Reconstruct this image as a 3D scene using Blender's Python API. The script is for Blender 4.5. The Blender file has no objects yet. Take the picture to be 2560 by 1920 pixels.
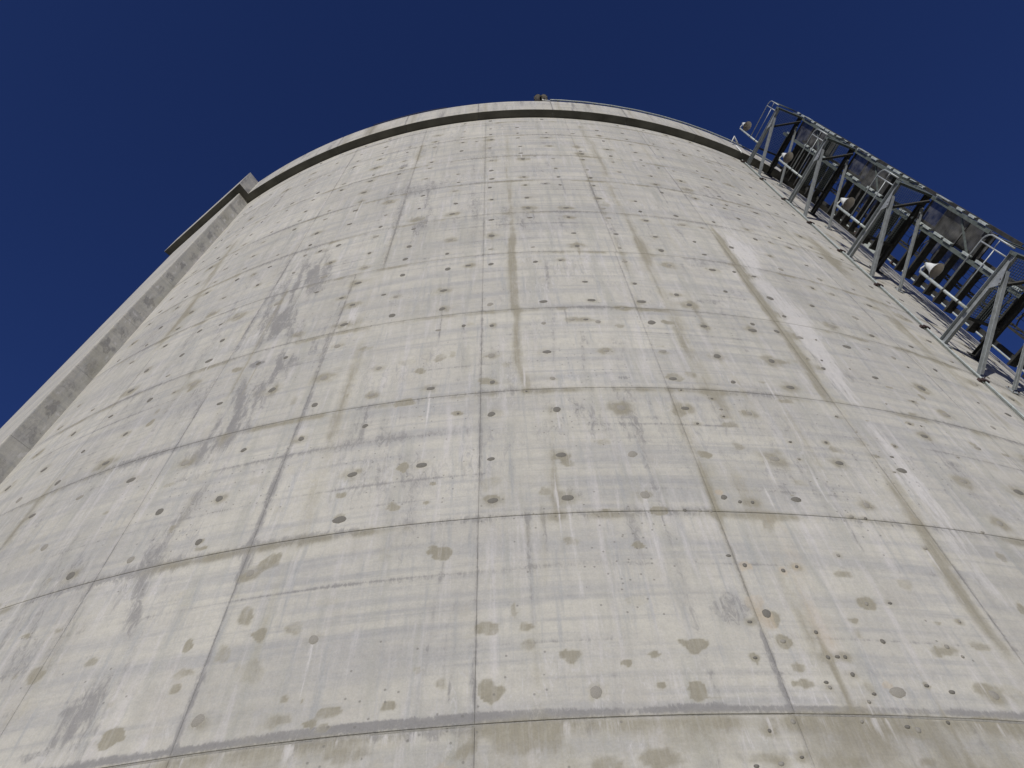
import bpy, bmesh, math, random
import numpy as np
from mathutils import Vector, Matrix

# ------------------------------------------------------------------ camera
SC = bpy.context.scene
COL = SC.collection
EYE = 1.6                       # eye height above the ground
R = 24.0                        # outer radius of the round concrete wall, axis at the origin
DIST = 30.602                   # camera to axis
yaw, pitch, roll = -0.0123952, 0.97711464, -0.04935253
cy, sy, cp, sp = math.cos(yaw), math.sin(yaw), math.cos(pitch), math.sin(pitch)
fwd = Vector((sy*cp, cy*cp, sp)); rt = Vector((cy, -sy, 0)); up = rt.cross(fwd)
r2 = rt*math.cos(roll) + up*math.sin(roll); u2 = -rt*math.sin(roll) + up*math.cos(roll)
cd = bpy.data.cameras.new('camera'); cam = bpy.data.objects.new('camera', cd); COL.objects.link(cam)
cam.matrix_world = Matrix(((r2.x, u2.x, -fwd.x, 0), (r2.y, u2.y, -fwd.y, -DIST), (r2.z, u2.z, -fwd.z, EYE), (0, 0, 0, 1)))
cd.sensor_width = 36; cd.lens = 36*1684.79/2560; cd.clip_start = 0.1; cd.clip_end = 3000
SC.camera = cam

# ------------------------------------------------------------------ sky, sun, exposure
SUN_PHI, SUN_EL = -8.0, 7.0     # degrees; low sun behind the camera, a little to its left
w = bpy.data.worlds.new('World'); SC.world = w; w.use_nodes = True
nt = w.node_tree; bg = nt.nodes['Background']
sk = nt.nodes.new('ShaderNodeTexSky'); sk.sky_type = 'NISHITA'; sk.sun_disc = False
sk.sun_elevation = math.radians(SUN_EL); sk.sun_rotation = math.radians(180-SUN_PHI)
sk.altitude = 1500; sk.air_density = 0.75; sk.dust_density = 0.4; sk.ozone_density = 4.9
mx = nt.nodes.new('ShaderNodeMix'); mx.data_type = 'RGBA'; mx.blend_type = 'MULTIPLY'; mx.inputs[0].default_value = 1
mx.inputs[7].default_value = (1.45, 0.90, 1.14, 1)   # the camera's colour rendering of the deep blue
nt.links.new(sk.outputs[0], mx.inputs[6]); nt.links.new(mx.outputs[2], bg.inputs[0]); bg.inputs[1].default_value = 0.097
sl = bpy.data.lights.new('sun', 'SUN'); sl.energy = 3.3; sl.angle = math.radians(0.53); sl.color = (1, 0.955, 0.895)
so = bpy.data.objects.new('sun', sl); COL.objects.link(so)
a = math.radians(SUN_PHI); e = math.radians(SUN_EL)
sd = Vector((math.sin(a)*math.cos(e), -math.cos(a)*math.cos(e), math.sin(e)))
so.rotation_euler = sd.to_track_quat('Z', 'Y').to_euler(); so.location = (-20, -60, 30)
vs = SC.view_settings; vs.view_transform = 'Standard'; vs.look = 'None'; vs.exposure = 0; vs.gamma = 1; vs.use_curve_mapping = False

rnd = random.Random(7)

# ------------------------------------------------------------------ helpers
def tag(o, label=None, cat=None, group=None, kind=None):
    if label: o['label'] = label
    if cat: o['category'] = cat
    if group: o['group'] = group
    if kind: o['kind'] = kind
    return o
def empty(name, loc=(0, 0, 0)):
    o = bpy.data.objects.new(name, None); COL.objects.link(o); o.location = loc; o.empty_display_size = .3
    return o
def link(name, me, mat=None, parent=None):
    o = bpy.data.objects.new(name, me); COL.objects.link(o)
    if mat is not None and not me.materials: me.materials.append(mat)
    if parent is not None:
        o.parent = parent
        l = parent.matrix_parent_inverse  # parents are unrotated; keep world coordinates in the mesh
        o.location = -Vector(world_loc(parent))
    return o
def world_loc(o):
    v = Vector(o.location)
    while o.parent: o = o.parent; v = v + Vector(o.location)
    return v
class MB:                        # collects solids and builds ONE mesh object
    def __init__(s): s.v = []; s.f = []; s.sm = []
    def add(s, vs, fs, smooth=False):
        n = len(s.v); s.v += [tuple(v) for v in vs]; s.f += [tuple(i+n for i in f) for f in fs]; s.sm += [smooth]*len(fs)
    def hexa(s, c):              # 8 corners: bottom 4 ccw, top 4
        s.add(c, [(0, 3, 2, 1), (4, 5, 6, 7), (0, 1, 5, 4), (1, 2, 6, 5), (2, 3, 7, 6), (3, 0, 4, 7)])
    def bar(s, a, b, w, h, upv):  # rectangular bar from a to b, w across, h along upv
        a, b = Vector(a), Vector(b); d = (b-a).normalized(); u = Vector(upv); x = d.cross(u).normalized(); u = x.cross(d).normalized()
        c = []
        for p in (a, b):
            c += [p - x*w/2 - u*h/2, p + x*w/2 - u*h/2, p + x*w/2 + u*h/2, p - x*w/2 + u*h/2]
        s.add(c, [(0, 1, 2, 3), (7, 6, 5, 4), (0, 4, 5, 1), (1, 5, 6, 2), (2, 6, 7, 3), (3, 7, 4, 0)])
    def channel(s, a, b, w, h, upv, t=.012, side=1):   # C profile: web plus two flanges
        a, b = Vector(a), Vector(b); d = (b-a).normalized(); u = Vector(upv); x = d.cross(u).normalized(); u = x.cross(d).normalized()
        s.bar(a - x*side*(w/2), b - x*side*(w/2), t, h, u)
        for k in (-1, 1):
            o = u*k*(h/2 - t/2) + x*side*(t/2)
            s.bar(a+o, b+o, w - t*1.1, t, u)
    def ibeam(s, a, b, w, h, upv, t=.014):
        a, b = Vector(a), Vector(b); d = (b-a).normalized(); u = Vector(upv); x = d.cross(u).normalized(); u = x.cross(d).normalized()
        s.bar(a, b, t, h-2*t, u)
        for k in (-1, 1): s.bar(a + u*k*(h/2-t/2), b + u*k*(h/2-t/2), w, t, u)
    def tube(s, pts, r, n=8, caps=True):
        pts = [Vector(p) for p in pts]; rings = []; x = None
        for i, p in enumerate(pts):
            d = (pts[min(i+1, len(pts)-1)] - pts[max(i-1, 0)]).normalized()
            if x is None: x = d.orthogonal().normalized()
            x = (x - d*x.dot(d)).normalized(); y = d.cross(x)
            rr = r[i] if isinstance(r, (list, tuple)) else r
            rings.append([p + (x*math.cos(2*math.pi*k/n) + y*math.sin(2*math.pi*k/n))*rr for k in range(n)])
        vs = [q for rg in rings for q in rg]; fs = []
        for i in range(len(pts)-1):
            for k in range(n):
                a, b = i*n+k, i*n+(k+1) % n; fs.append((a, b, b+n, a+n))
        if caps: fs.append(tuple(range(n))[::-1]); fs.append(tuple((len(pts)-1)*n+k for k in range(n)))
        s.add(vs, fs, True)
    def mesh(s, name, mat=None):
        me = bpy.data.meshes.new(name); me.from_pydata(s.v, [], s.f)
        me.polygons.foreach_set('use_smooth', s.sm)
        if mat: me.materials.append(mat)
        me.update(); return me
    def build(s, name, mat, parent=None): return link(name, s.mesh(name, mat), mat, parent)
def P(phi, r, z):                # point from azimuth (degrees, 0 faces the camera), radius and height above eye
    a = math.radians(phi); return Vector((r*math.sin(a), -r*math.cos(a), z+EYE))

# ------------------------------------------------------------------ value noise for the stain masks
def _h(i, j, s):
    n = (i*374761393 + j*668265263 + s*1442695041) & 0xffffffff
    n = ((n ^ (n >> 13))*1274126177) & 0xffffffff
    return ((n ^ (n >> 16)) & 0xffff)/65535.
def vnoise(x, y, s=0):
    x = np.asarray(x, float); y = np.asarray(y, float)
    i = np.floor(x).astype(np.int64); j = np.floor(y).astype(np.int64); fx = x-i; fy = y-j
    fx = fx*fx*(3-2*fx); fy = fy*fy*(3-2*fy)
    return (_h(i, j, s)*(1-fx) + _h(i+1, j, s)*fx)*(1-fy) + (_h(i, j+1, s)*(1-fx) + _h(i+1, j+1, s)*fx)*fy
def fbm(x, y, s=0, o=3):
    t = 0; a = .5; n = 0
    for k in range(o): t = t + a*vnoise(x*2**k, y*2**k, s+k*17); n += a; a *= .5
    return t/n
def sst(a, b, x): t = np.clip((x-a)/(b-a), 0, 1); return t*t*(3-2*t)

# ------------------------------------------------------------------ materials
def nodemat(name):
    m = bpy.data.materials.new(name); m.use_nodes = True; return m, m.node_tree.nodes, m.node_tree.links
def simple(name, col, rough=.6, metal=0, var=.25, scale=6, spec=.4, bump=.05):
    m, N, L = nodemat(name); b = N['Principled BSDF']
    tc = N.new('ShaderNodeTexCoord'); nz = N.new('ShaderNodeTexNoise'); nz.inputs['Scale'].default_value = scale; nz.inputs['Detail'].default_value = 6
    L.new(tc.outputs['Object'], nz.inputs['Vector'])
    cr = N.new('ShaderNodeValToRGB'); cr.color_ramp.elements[0].position = .3; cr.color_ramp.elements[1].position = .7
    cr.color_ramp.elements[0].color = tuple(c*(1-var) for c in col)+(1,); cr.color_ramp.elements[1].color = tuple(min(1, c*(1+var)) for c in col)+(1,)
    L.new(nz.outputs[0], cr.inputs[0]); L.new(cr.outputs[0], b.inputs['Base Color'])
    b.inputs['Roughness'].default_value = rough; b.inputs['Metallic'].default_value = metal; b.inputs['Specular IOR Level'].default_value = spec
    if bump:
        bp = N.new('ShaderNodeBump'); bp.inputs['Strength'].default_value = bump; L.new(nz.outputs[0], bp.inputs['Height']); L.new(bp.outputs[0], b.inputs['Normal'])
    return m
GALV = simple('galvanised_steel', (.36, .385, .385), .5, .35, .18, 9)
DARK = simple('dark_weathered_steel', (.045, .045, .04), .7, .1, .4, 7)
OLIVE = simple('green_grey_steel', (.12, .14, .125), .6, .2, .3, 8)
PALE = simple('pale_zinc_clip', (.42, .46, .43), .5, .2, .2, 14)
WHITE = simple('white_enamel', (.72, .74, .70), .35, 0, .08, 8, bump=0)
BEIGE = simple('beige_lamp_inside', (.66, .60, .52), .6, 0, .12, 6, bump=0)
RUST = simple('rusty_clip', (.060, .040, .036), .8, 0, .4, 20)
GLASS = simple('lamp_bulb_glass', (.5, .5, .48), .15, 0, .05, 8, bump=0)
PLUG = simple('mortar_plug', (.165, .158, .135), .9, 0, .3, 14, .2)
PLUGL = simple('pale_mortar_plug', (.272, .260, .222), .9, 0, .22, 14, .2)

def concrete():
    m, N, L = nodemat('cast_concrete'); b = N['Principled BSDF']; b.inputs['Roughness'].default_value = .92; b.inputs['Specular IOR Level'].default_value = .15
    st = N.new('ShaderNodeAttribute'); st.attribute_name = 'st'
    mk = N.new('ShaderNodeAttribute'); mk.attribute_name = 'mk'
    sep = N.new('ShaderNodeSeparateXYZ'); L.new(st.outputs['Vector'], sep.inputs[0])
    sc = N.new('ShaderNodeSeparateColor'); L.new(mk.outputs['Color'], sc.inputs[0])
    def vec(sx, sy_, off=0):
        c = N.new('ShaderNodeVectorMath'); c.operation = 'MULTIPLY'; c.inputs[1].default_value = (sx, sy_, 1); L.new(st.outputs['Vector'], c.inputs[0])
        if off:
            d = N.new('ShaderNodeVectorMath'); d.operation = 'ADD'; d.inputs[1].default_value = (off, off*1.7, 0); L.new(c.outputs[0], d.inputs[0]); return d.outputs[0]
        return c.outputs[0]
    def noise(sx, sy_, off=0, det=5, rough=.55, dist=0):
        n = N.new('ShaderNodeTexNoise'); n.noise_dimensions = '2D'; n.inputs['Scale'].default_value = 1; n.inputs['Detail'].default_value = det
        n.inputs['Roughness'].default_value = rough; n.inputs['Distortion'].default_value = dist; L.new(vec(sx, sy_, off), n.inputs['Vector']); return n.outputs[0]
    def M(op, a, b_=None, c=None, clamp=False):
        n = N.new('ShaderNodeMath'); n.operation = op; n.use_clamp = clamp
        for i, v in enumerate((a, b_, c)):
            if v is None: continue
            if isinstance(v, (int, float)): n.inputs[i].default_value = v
            else: L.new(v, n.inputs[i])
        return n.outputs[0]
    def rng(x, a0, a1, b0=0, b1=1, smooth=True):
        n = N.new('ShaderNodeMapRange'); n.interpolation_type = 'SMOOTHSTEP' if smooth else 'LINEAR'
        L.new(x, n.inputs[0])
        for i, v in enumerate((a0, a1, b0, b1)): n.inputs[1+i].default_value = v
        return n.outputs[0]
    def mix(f, c1, c2, mode='MIX'):
        n = N.new('ShaderNodeMix'); n.data_type = 'RGBA'; n.blend_type = mode
        if isinstance(f, (int, float)): n.inputs[0].default_value = f
        else: L.new(f, n.inputs[0])
        for i, c in ((6, c1), (7, c2)):
            if isinstance(c, tuple): n.inputs[i].default_value = c+(1,)
            else: L.new(c, n.inputs[i])
        return n.outputs[2]
    # ground tone: pale warm to cool grey clouds, stretched horizontally by the pours
    base = mix(rng(noise(.35, .55, 3, 5, .6), .33, .68), (.488, .474, .407), (.432, .420, .368))
    base = mix(rng(noise(.22, 2.6, 11, 5, .6),   .42, .72, 0, .75), base, (.345, .344, .328))       # horizontal pour bands
    base = mix(rng(noise(.18, 6.5, 21, 4, .65), .50, .74, 0, .55), base, (.312, .313, .302))
    base = mix(rng(noise(2.6, .28, 31, 5, .6), .47, .76, 0, .7), base, (.352, .350, .305))      # warm vertical runs
    base = mix(rng(noise(7.5, .5, 41, 5, .65), .50, .78, 0, .65), base, (.312, .322, .314))      # fine grey runs
    base = mix(rng(noise(5.5, .45, 51, 5, .65), .50, .78, 0, .6), base, (.525, .508, .486))    # washed-out pale runs
    base = mix(rng(noise(.8, .8, 61, 6, .65), .54, .76, 0, .38), base, (.385, .366, .315))       # warm clouds
    base = mix(M('MULTIPLY', rng(noise(.45, .35, 111, 3), .52, .68), rng(noise(11, 3.2, 121, 7, .8, 1.0), .50, .66, 0, .6)), base, (.290, .288, .280))
    base = mix(M('MULTIPLY', rng(noise(.4, .5, 131, 3), .50, .66), rng(noise(9, 2.2, 141, 7, .8, 1.2), .52, .68, 0, .6)), base, (.530, .520, .500))
    # marks carried by the wall (each with its own outline)
    nb = noise(5, 3.2, 71, 6, .7); nv = noise(16, 1.6, 81, 5, .7); ng = noise(13, 4.5, 91, 7, .75, .8)
    def mask(x, n, k=1.0, lo=.30, hi=.62): return rng(M('ADD', x, M('MULTIPLY', M('SUBTRACT', n, .5), k)), lo, hi)
    brk = rng(noise(22, 1.1, 83, 5, .7), .32, .60, .78, 1)                                          # vertical breaking-up of every run
    gm = M('MULTIPLY', rng(M('ADD', sc.outputs[1], M('MULTIPLY', M('SUBTRACT', ng, .5), 2.1)), .28, .82), M('MINIMUM', M('MULTIPLY', sc.outputs[1], 2.2), 1))
    base = mix(M('MULTIPLY', M('MULTIPLY', sc.outputs[1], rng(nb, .3, .7, .5, 1)), .50), base, (.298, .293, .276))
    base = mix(M('MULTIPLY', gm, M('ADD', M('MULTIPLY', sc.outputs[1], .45), .45)), base, (.228, .224, .213))
    bm_ = M('MULTIPLY', rng(M('ADD', sc.outputs[0], M('MULTIPLY', M('SUBTRACT', nb, .5), 1.0)), .06, .85), M('MULTIPLY', M('MINIMUM', M('MULTIPLY', sc.outputs[0], 1.3), 1), brk))
    base = mix(M('MULTIPLY', bm_, .88), base, mix(rng(sc.outputs[0], .30, .68), (.385, .362, .268), (.262, .244, .182)))
    om = M('MULTIPLY', mask(mk.outputs['Alpha'], nb, .9, .1, .9), M('MULTIPLY', M('MINIMUM', M('MULTIPLY', mk.outputs['Alpha'], 1.4), 1), brk))
    base = mix(M('MULTIPLY', om, .72), base, (.425, .365, .270))
    wm = M('MULTIPLY', rng(M('ADD', sc.outputs[2], M('MULTIPLY', M('SUBTRACT', nv, .5), 1.7)), .28, .80), M('MINIMUM', M('MULTIPLY', sc.outputs[2], 1.5), 1))
    base = mix(M('MULTIPLY', wm, .78), base, (.54, .528, .498))
    # grain, air pores
    gr = noise(38, 38, 7, 3, .7)
    base = mix(1.0, base, mix(rng(gr, .25, .75, 0, 1, False), (.93, .93, .93), (1.06, 1.06, 1.06)), 'MULTIPLY')
    gr2 = noise(9, 9, 9, 4, .75)
    base = mix(1.0, base, mix(rng(gr2, .25, .75, 0, 1, False), (.93, .93, .935), (1.06, 1.06, 1.055)), 'MULTIPLY')
    vo = N.new('ShaderNodeTexVoronoi'); vo.voronoi_dimensions = '2D'; vo.inputs['Scale'].default_value = 1; L.new(vec(7, 7), vo.inputs['Vector'])
    sv = N.new('ShaderNodeSeparateColor'); L.new(vo.outputs['Color'], sv.inputs[0])
    por = M('MULTIPLY', rng(vo.outputs['Distance'], .05, .13, 1, 0), M('GREATER_THAN', M('MULTIPLY', sv.outputs[0], noise(.5, .5, 5, 2)), .50))
    base = mix(M('MULTIPLY', por, .6), base, (.17, .165, .145))
    # each cast bay has a slightly different tone
    rr = rng(sep.outputs[2], 0, 1, .955, 1.035, False)
    cmb = N.new('ShaderNodeCombineColor')
    for i in range(3): L.new(rr, cmb.inputs[i])
    base = mix(1.0, base, cmb.outputs[0], 'MULTIPLY')
    L.new(base, b.inputs['Base Color'])
    bp = N.new('ShaderNodeBump'); bp.inputs['Strength'].default_value = .35; bp.inputs['Distance'].default_value = .01
    L.new(M('SUBTRACT', M('ADD', gr, M('MULTIPLY', gr2, 2)), M('MULTIPLY', por, 2)), bp.inputs['Height']); L.new(bp.outputs[0], b.inputs['Normal'])
    return m
CONC = concrete()
SOFFIT_DARK = simple('dark_soffit_concrete', (.135, .132, .112), .95, 0, .35, 1.3, .2)  # darker concrete tone for the underside of the rim

# ------------------------------------------------------------------ marks on the wall: (kind, width m, strength, [(azimuth, height)...]); brown, grey, white, orange
STREAKS=[
 ('b', 0.11, 0.8, [(0.4, 26.63), (0.34, 23.96), (0.26, 20.25), (0.31, 18.27), (0.19, 14.94)]),
 ('b', 0.24, 0.45, [(-1.47, 27.6), (-1.57, 23.97)]),
 ('b', 0.43, 0.35, [(-2.36, 26.75), (-2.97, 24.38)]),
 ('b', 0.06, 0.2, [(2.16, 28.59), (1.79, 24.92)]),
 ('b', 0.23, 0.75, [(7.79, 28.59), (7.76, 26.52), (7.94, 25.16), (7.98, 22.73), (7.77, 20.33), (8.06, 18.36), (8.09, 16.43), (7.92, 14.98)]),
 ('b', 0.14, 0.55, [(6.4, 28.43), (6.49, 24.58), (6.37, 20.85), (6.47, 18.91), (6.66, 17.25), (6.62, 15.29), (6.54, 14.62)]),
 ('g', 0.11, 0.7, [(6.37, 20.85), (6.47, 18.91), (6.66, 17.25), (6.65, 16.12)]),
 ('b', 0.26, 0.3, [(15.86, 28.76), (15.32, 24.63)]),
 ('b', 0.14, 0.5, [(-7.23, 28.43), (-7.46, 25.0)]),
 ('g', 0.18, 0.45, [(-8.67, 27.64), (-8.71, 24.75), (-8.87, 21.86), (-9.06, 18.97)]),
 ('g', 0.23, 0.6, [(-7.59, 23.08), (-7.48, 21.02), (-7.64, 18.9), (-7.66, 16.75), (-7.71, 15.63)]),
 ('b', 0.21, 0.35, [(-7.42, 19.39), (-7.61, 17.65), (-7.67, 16.12)]),
 ('b', 0.72, 0.35, [(-11.06, 28.04), (-10.43, 23.74)]),
 ('b', 0.14, 0.5, [(-14.61, 28.88), (-14.79, 24.25)]),
 ('g', 0.14, 0.4, [(-2.38, 23.68), (-2.31, 20.83), (-2.12, 17.73), (-2.25, 16.25)]),
 ('g', 0.31, 0.35, [(-5.45, 23.3), (-5.71, 19.04), (-6.07, 16.68)]),
 ('g', 0.91, 0.25, [(-3.53, 22.91), (-6.13, 21.18)]),
 ('w', 0.04, 0.7, [(-1.39, 21.71), (-1.38, 18.41), (-1.37, 16.06)]),
 ('w', 0.33, 0.25, [(-7.82, 26.65), (-7.84, 20.95)]),
 ('g', 0.27, 0.35, [(3.61, 18.16), (3.55, 16.93)]),
 ('g', 0.14, 0.4, [(4.44, 18.03), (4.36, 17.29)]),
 ('g', 0.06, 0.6, [(1.07, 18.22), (1.03, 17.47)]),
 ('g', 0.1, 0.4, [(2.05, 15.25), (2.11, 13.96)]),
 ('g', 0.09, 0.35, [(3.25, 15.13), (2.94, 14.12)]),
 ('b', 0.26, 0.4, [(11.53, 18.93), (11.95, 18.59)]),
 ('b', 0.11, 0.8, [(0.17, 16.37), (0.17, 13.54), (0.13, 11.39), (0.12, 10.43), (0.43, 9.68)]),
 ('b', 0.43, 0.3, [(0.78, 12.15), (0.7, 9.67)]),
 ('b', 0.57, 0.33, [(0.23, 9.69), (0.35, 7.92), (0.34, 6.87)]),
 ('b', 0.1, 0.4, [(1.27, 8.71), (0.93, 6.85)]),
 ('b', 0.23, 0.85, [(8.02, 16.43), (7.86, 14.6), (8.04, 13.17), (8.03, 12.06), (7.91, 10.78), (8.01, 9.79), (8.18, 8.74)]),
 ('o', 0.23, 0.35, [(8.36, 12.22), (8.37, 11.54)]),
 ('b', 0.06, 0.5, [(6.46, 16.32), (6.57, 14.62), (6.36, 12.48), (6.35, 11.58)]),
 ('b', 0.22, 0.6, [(6.26, 9.14), (6.26, 8.35), (6.4, 7.68), (6.3, 6.81)]),
 ('b', 0.55, 0.33, [(8.09, 9.79), (8.32, 8.84), (8.07, 7.91), (7.82, 6.84)]),
 ('b', 0.11, 0.4, [(9.2, 16.53), (9.51, 13.43), (9.37, 11.74), (9.23, 10.61), (9.48, 9.76)]),
 ('g', 0.09, 0.7, [(9.3, 12.94), (9.32, 12.43), (9.28, 11.73)]),
 ('b', 0.19, 1.0, [(13.91, 17.2), (13.66, 15.16), (13.54, 13.81), (13.58, 12.57), (13.48, 11.54), (13.43, 10.56), (13.42, 9.61)]),
 ('g', 0.11, 0.5, [(13.62, 13.9), (13.58, 12.57)]),
 ('w', 0.53, 0.8, [(14.97, 17.41), (14.51, 15.2), (14.74, 14.07), (14.96, 12.33), (14.69, 11.0), (14.73, 10.43)]),
 ('w', 0.29, 0.3, [(11.47, 13.79), (11.38, 12.68)]),
 ('b', 0.35, 0.7, [(23.25, 19.7), (22.93, 17.41)]),
 ('g', 0.11, 0.5, [(14.85, 12.31), (14.6, 10.99)]),
 ('g', 0.07, 0.6, [(2.13, 14.95), (1.96, 13.46)]),
 ('g', 0.06, 0.5, [(2.01, 12.32), (1.56, 9.74)]),
 ('g', 0.09, 0.55, [(3.24, 11.55), (2.98, 10.58), (2.89, 9.66)]),
 ('g', 0.19, 0.4, [(2.38, 9.38), (2.22, 8.73)]),
 ('g', 0.07, 0.5, [(2.96, 9.32), (2.73, 8.34)]),
 ('g', 0.46, 0.35, [(4.43, 9.36), (4.63, 8.89)]),
 ('g', 0.71, 0.38, [(3.03, 9.13), (4.63, 8.33)]),
 ('g', 0.82, 0.3, [(1.86, 8.27), (3.53, 7.13)]),
 ('g', 0.9, 0.3, [(9.81, 9.28), (10.12, 8.84)]),
 ('g', 0.7, 0.25, [(10.01, 7.99), (9.41, 7.01)]),
 ('w', 0.05, 0.7, [(8.91, 8.34), (8.89, 7.71), (8.69, 6.86)]),
 ('w', 0.04, 0.6, [(3.22, 7.48), (3.11, 6.81)]),
 ('w', 0.03, 0.8, [(10.78, 10.11), (10.83, 9.82)]),
 ('w', 0.03, 0.6, [(10.76, 8.27), (10.43, 7.74)]),
 ('w', 0.17, 0.2, [(3.26, 8.63), (4.08, 9.12)]),
 ('w', 0.15, 0.35, [(5.55, 8.29), (1.54, 8.2)]),
 ('w', 0.02, 0.8, [(0.31, 10.54), (0.34, 9.78)]),
 ('w', 0.04, 0.6, [(7.89, 12.26), (8.07, 10.55), (8.01, 9.89)]),
 ('w', 0.02, 0.8, [(0.97, 7.11), (1.09, 6.85)]),
 ('b', 0.2, 0.5, [(10.69, 8.87), (10.78, 8.19), (10.68, 7.64)]),
 ('g', 1.32, 0.25, [(8.54, 14.84), (12.56, 13.76)]),
 ('g', 0.49, 0.35, [(9.72, 15.23), (14.95, 15.47)]),
 ('b', 0.33, 0.9, [(-23.55, 22.87), (-22.56, 18.25), (-22.25, 15.14)]),
 ('b', 0.21, 0.45, [(-14.87, 19.23), (-15.47, 17.65), (-15.46, 14.85), (-15.15, 12.53)]),
 ('b', 0.27, 0.6, [(-7.57, 17.4), (-7.61, 15.51), (-7.6, 13.59), (-7.65, 12.55)]),
 ('b', 0.12, 0.7, [(-7.55, 11.86), (-7.47, 10.71), (-7.52, 9.67), (-7.57, 8.77)]),
 ('b', 0.38, 0.3, [(-7.64, 11.5), (-7.6, 9.83), (-7.63, 8.48), (-7.66, 7.37)]),
 ('g', 0.09, 0.75, [(-9.39, 12.41), (-9.21, 10.95), (-9.07, 9.62), (-9.1, 8.52), (-9.1, 7.54)]),
 ('g', 0.65, 0.75, [(-12.44, 17.32), (-12.91, 16.0), (-13.2, 14.46), (-12.72, 13.04)]),
 ('g', 0.53, 0.85, [(-11.18, 11.93), (-11.87, 11.56), (-12.3, 10.77), (-12.66, 9.66), (-13.01, 9.04)]),
 ('g', 1.41, 0.3, [(-18.98, 17.5), (-18.16, 14.67), (-18.02, 12.47)]),
 ('w', 0.62, 0.6, [(-14.12, 13.64), (-14.24, 12.8)]),
 ('w', 0.38, 0.5, [(-15.91, 13.4), (-16.16, 12.69)]),
 ('w', 0.34, 0.7, [(-8.18, 13.69), (-8.36, 12.81)]),
 ('w', 0.35, 0.6, [(-12.56, 9.28), (-12.37, 8.65)]),
 ('g', 0.12, 0.5, [(-9.17, 14.7), (-9.19, 13.47)]),
 ('g', 0.12, 0.5, [(-6.13, 14.09), (-6.35, 12.72)]),
 ('g', 0.07, 0.35, [(-6.57, 11.18), (-6.76, 10.24)]),
 ('b', 0.14, 0.7, [(0.21, 16.36), (0.21, 12.53)]),
 ('g', 0.07, 0.4, [(-1.97, 9.41), (-2.02, 8.23)]),
 ('g', 0.06, 0.5, [(-1.45, 8.61), (-1.46, 6.94)]),
 ('g', 0.1, 0.4, [(-7.98, 11.55), (-4.71, 11.45)]),
 ('g', 0.18, 0.5, [(-14.35, 8.53), (-12.36, 8.49), (-9.62, 8.5), (-6.36, 8.56), (-1.92, 8.55)]),
 ('b', 1.44, 0.1, [(-21.21, 17.75), (-25.25, 20.13)]),
 ('b', 0.24, 0.8, [(-22.07, 10.02), (-21.99, 9.02), (-22.02, 8.21)]),
 ('b', 0.24, 0.45, [(-14.9, 8.46), (-14.97, 7.61), (-15.01, 6.79), (-15.08, 5.96), (-15.08, 5.24), (-15.12, 4.62)]),
 ('b', 0.31, 0.35, [(-14.47, 5.9), (-14.49, 5.25), (-14.59, 4.62)]),
 ('b', 0.14, 0.45, [(-7.68, 7.81), (-7.56, 7.13), (-7.51, 6.62)]),
 ('b', 0.1, 0.35, [(-7.79, 6.3), (-7.74, 5.62), (-7.63, 4.71)]),
 ('b', 0.62, 0.2, [(-7.87, 6.43), (-7.1, 3.78)]),
 ('g', 0.09, 0.8, [(-9.18, 7.96), (-9.12, 6.93), (-9.21, 6.55)]),
 ('g', 0.13, 0.8, [(-9.1, 6.47), (-9.14, 6.06)]),
 ('g', 0.08, 0.85, [(-9.09, 4.59), (-9.15, 4.22), (-9.1, 3.73)]),
 ('g', 0.03, 0.5, [(-9.14, 6.06), (-9.12, 5.09), (-9.09, 4.59)]),
 ('g', 0.22, 0.9, [(-12.29, 8.22), (-12.74, 7.43), (-13.03, 6.69), (-12.6, 5.82), (-12.41, 5.46)]),
 ('g', 0.32, 0.6, [(-13.06, 7.02), (-12.92, 6.31)]),
 ('g', 0.26, 0.3, [(-12.47, 7.65), (-9.76, 7.45)]),
 ('g', 0.63, 0.35, [(-16.74, 7.25), (-16.64, 6.31), (-17.46, 5.95)]),
 ('g', 0.31, 0.7, [(-12.32, 4.83), (-12.43, 4.41), (-12.65, 3.83)]),
 ('g', 0.14, 0.5, [(-13.03, 4.45), (-12.82, 3.84)]),
 ('g', 1.1, 0.25, [(-17.99, 8.09), (-19.03, 7.06)]),
 ('g', 0.11, 0.6, [(-12.1, 6.49), (-9.38, 6.53), (-7.62, 6.6), (-5.41, 6.59)]),
 ('b', 0.11, 0.5, [(-12.1, 6.49), (-10.6, 6.51), (-9.21, 6.55)]),
 ('g', 0.07, 0.5, [(-6.29, 5.67), (-4.14, 5.62), (-1.53, 5.64), (1.58, 5.71), (3.66, 5.7)]),
 ('g', 0.03, 0.6, [(-1.52, 5.34), (-1.48, 3.73)]),
 ('g', 0.04, 0.7, [(-1.57, 4.31), (-1.56, 4.03)]),
 ('g', 0.03, 0.55, [(-2.55, 5.88), (-2.64, 5.39), (-2.78, 4.79), (-2.87, 4.26), (-2.99, 3.78)]),
 ('w', 0.02, 0.6, [(-2.87, 4.26), (-2.99, 3.61)]),
 ('g', 0.01, 0.5, [(-1.94, 5.49), (-2.32, 4.89), (-2.35, 3.76)]),
 ('g', 0.01, 0.8, [(-2.1, 4.44), (-2.22, 3.76)]),
 ('b', 0.09, 0.5, [(0.05, 6.46), (0.09, 5.83), (0.17, 4.92), (0.15, 4.16), (0.17, 3.69)]),
 ('b', 0.05, 0.5, [(0.56, 6.48), (0.49, 5.41)]),
 ('b', 0.1, 0.55, [(1.1, 7.26), (1.15, 6.66), (1.18, 6.24)]),
 ('g', 0.11, 0.35, [(0.05, 6.43), (0.03, 5.77)]),
 ('g', 0.12, 0.6, [(3.54, 6.39), (3.41, 5.96)]),
 ('g', 0.05, 0.6, [(3.32, 6.39), (3.31, 6.24)]),
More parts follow.
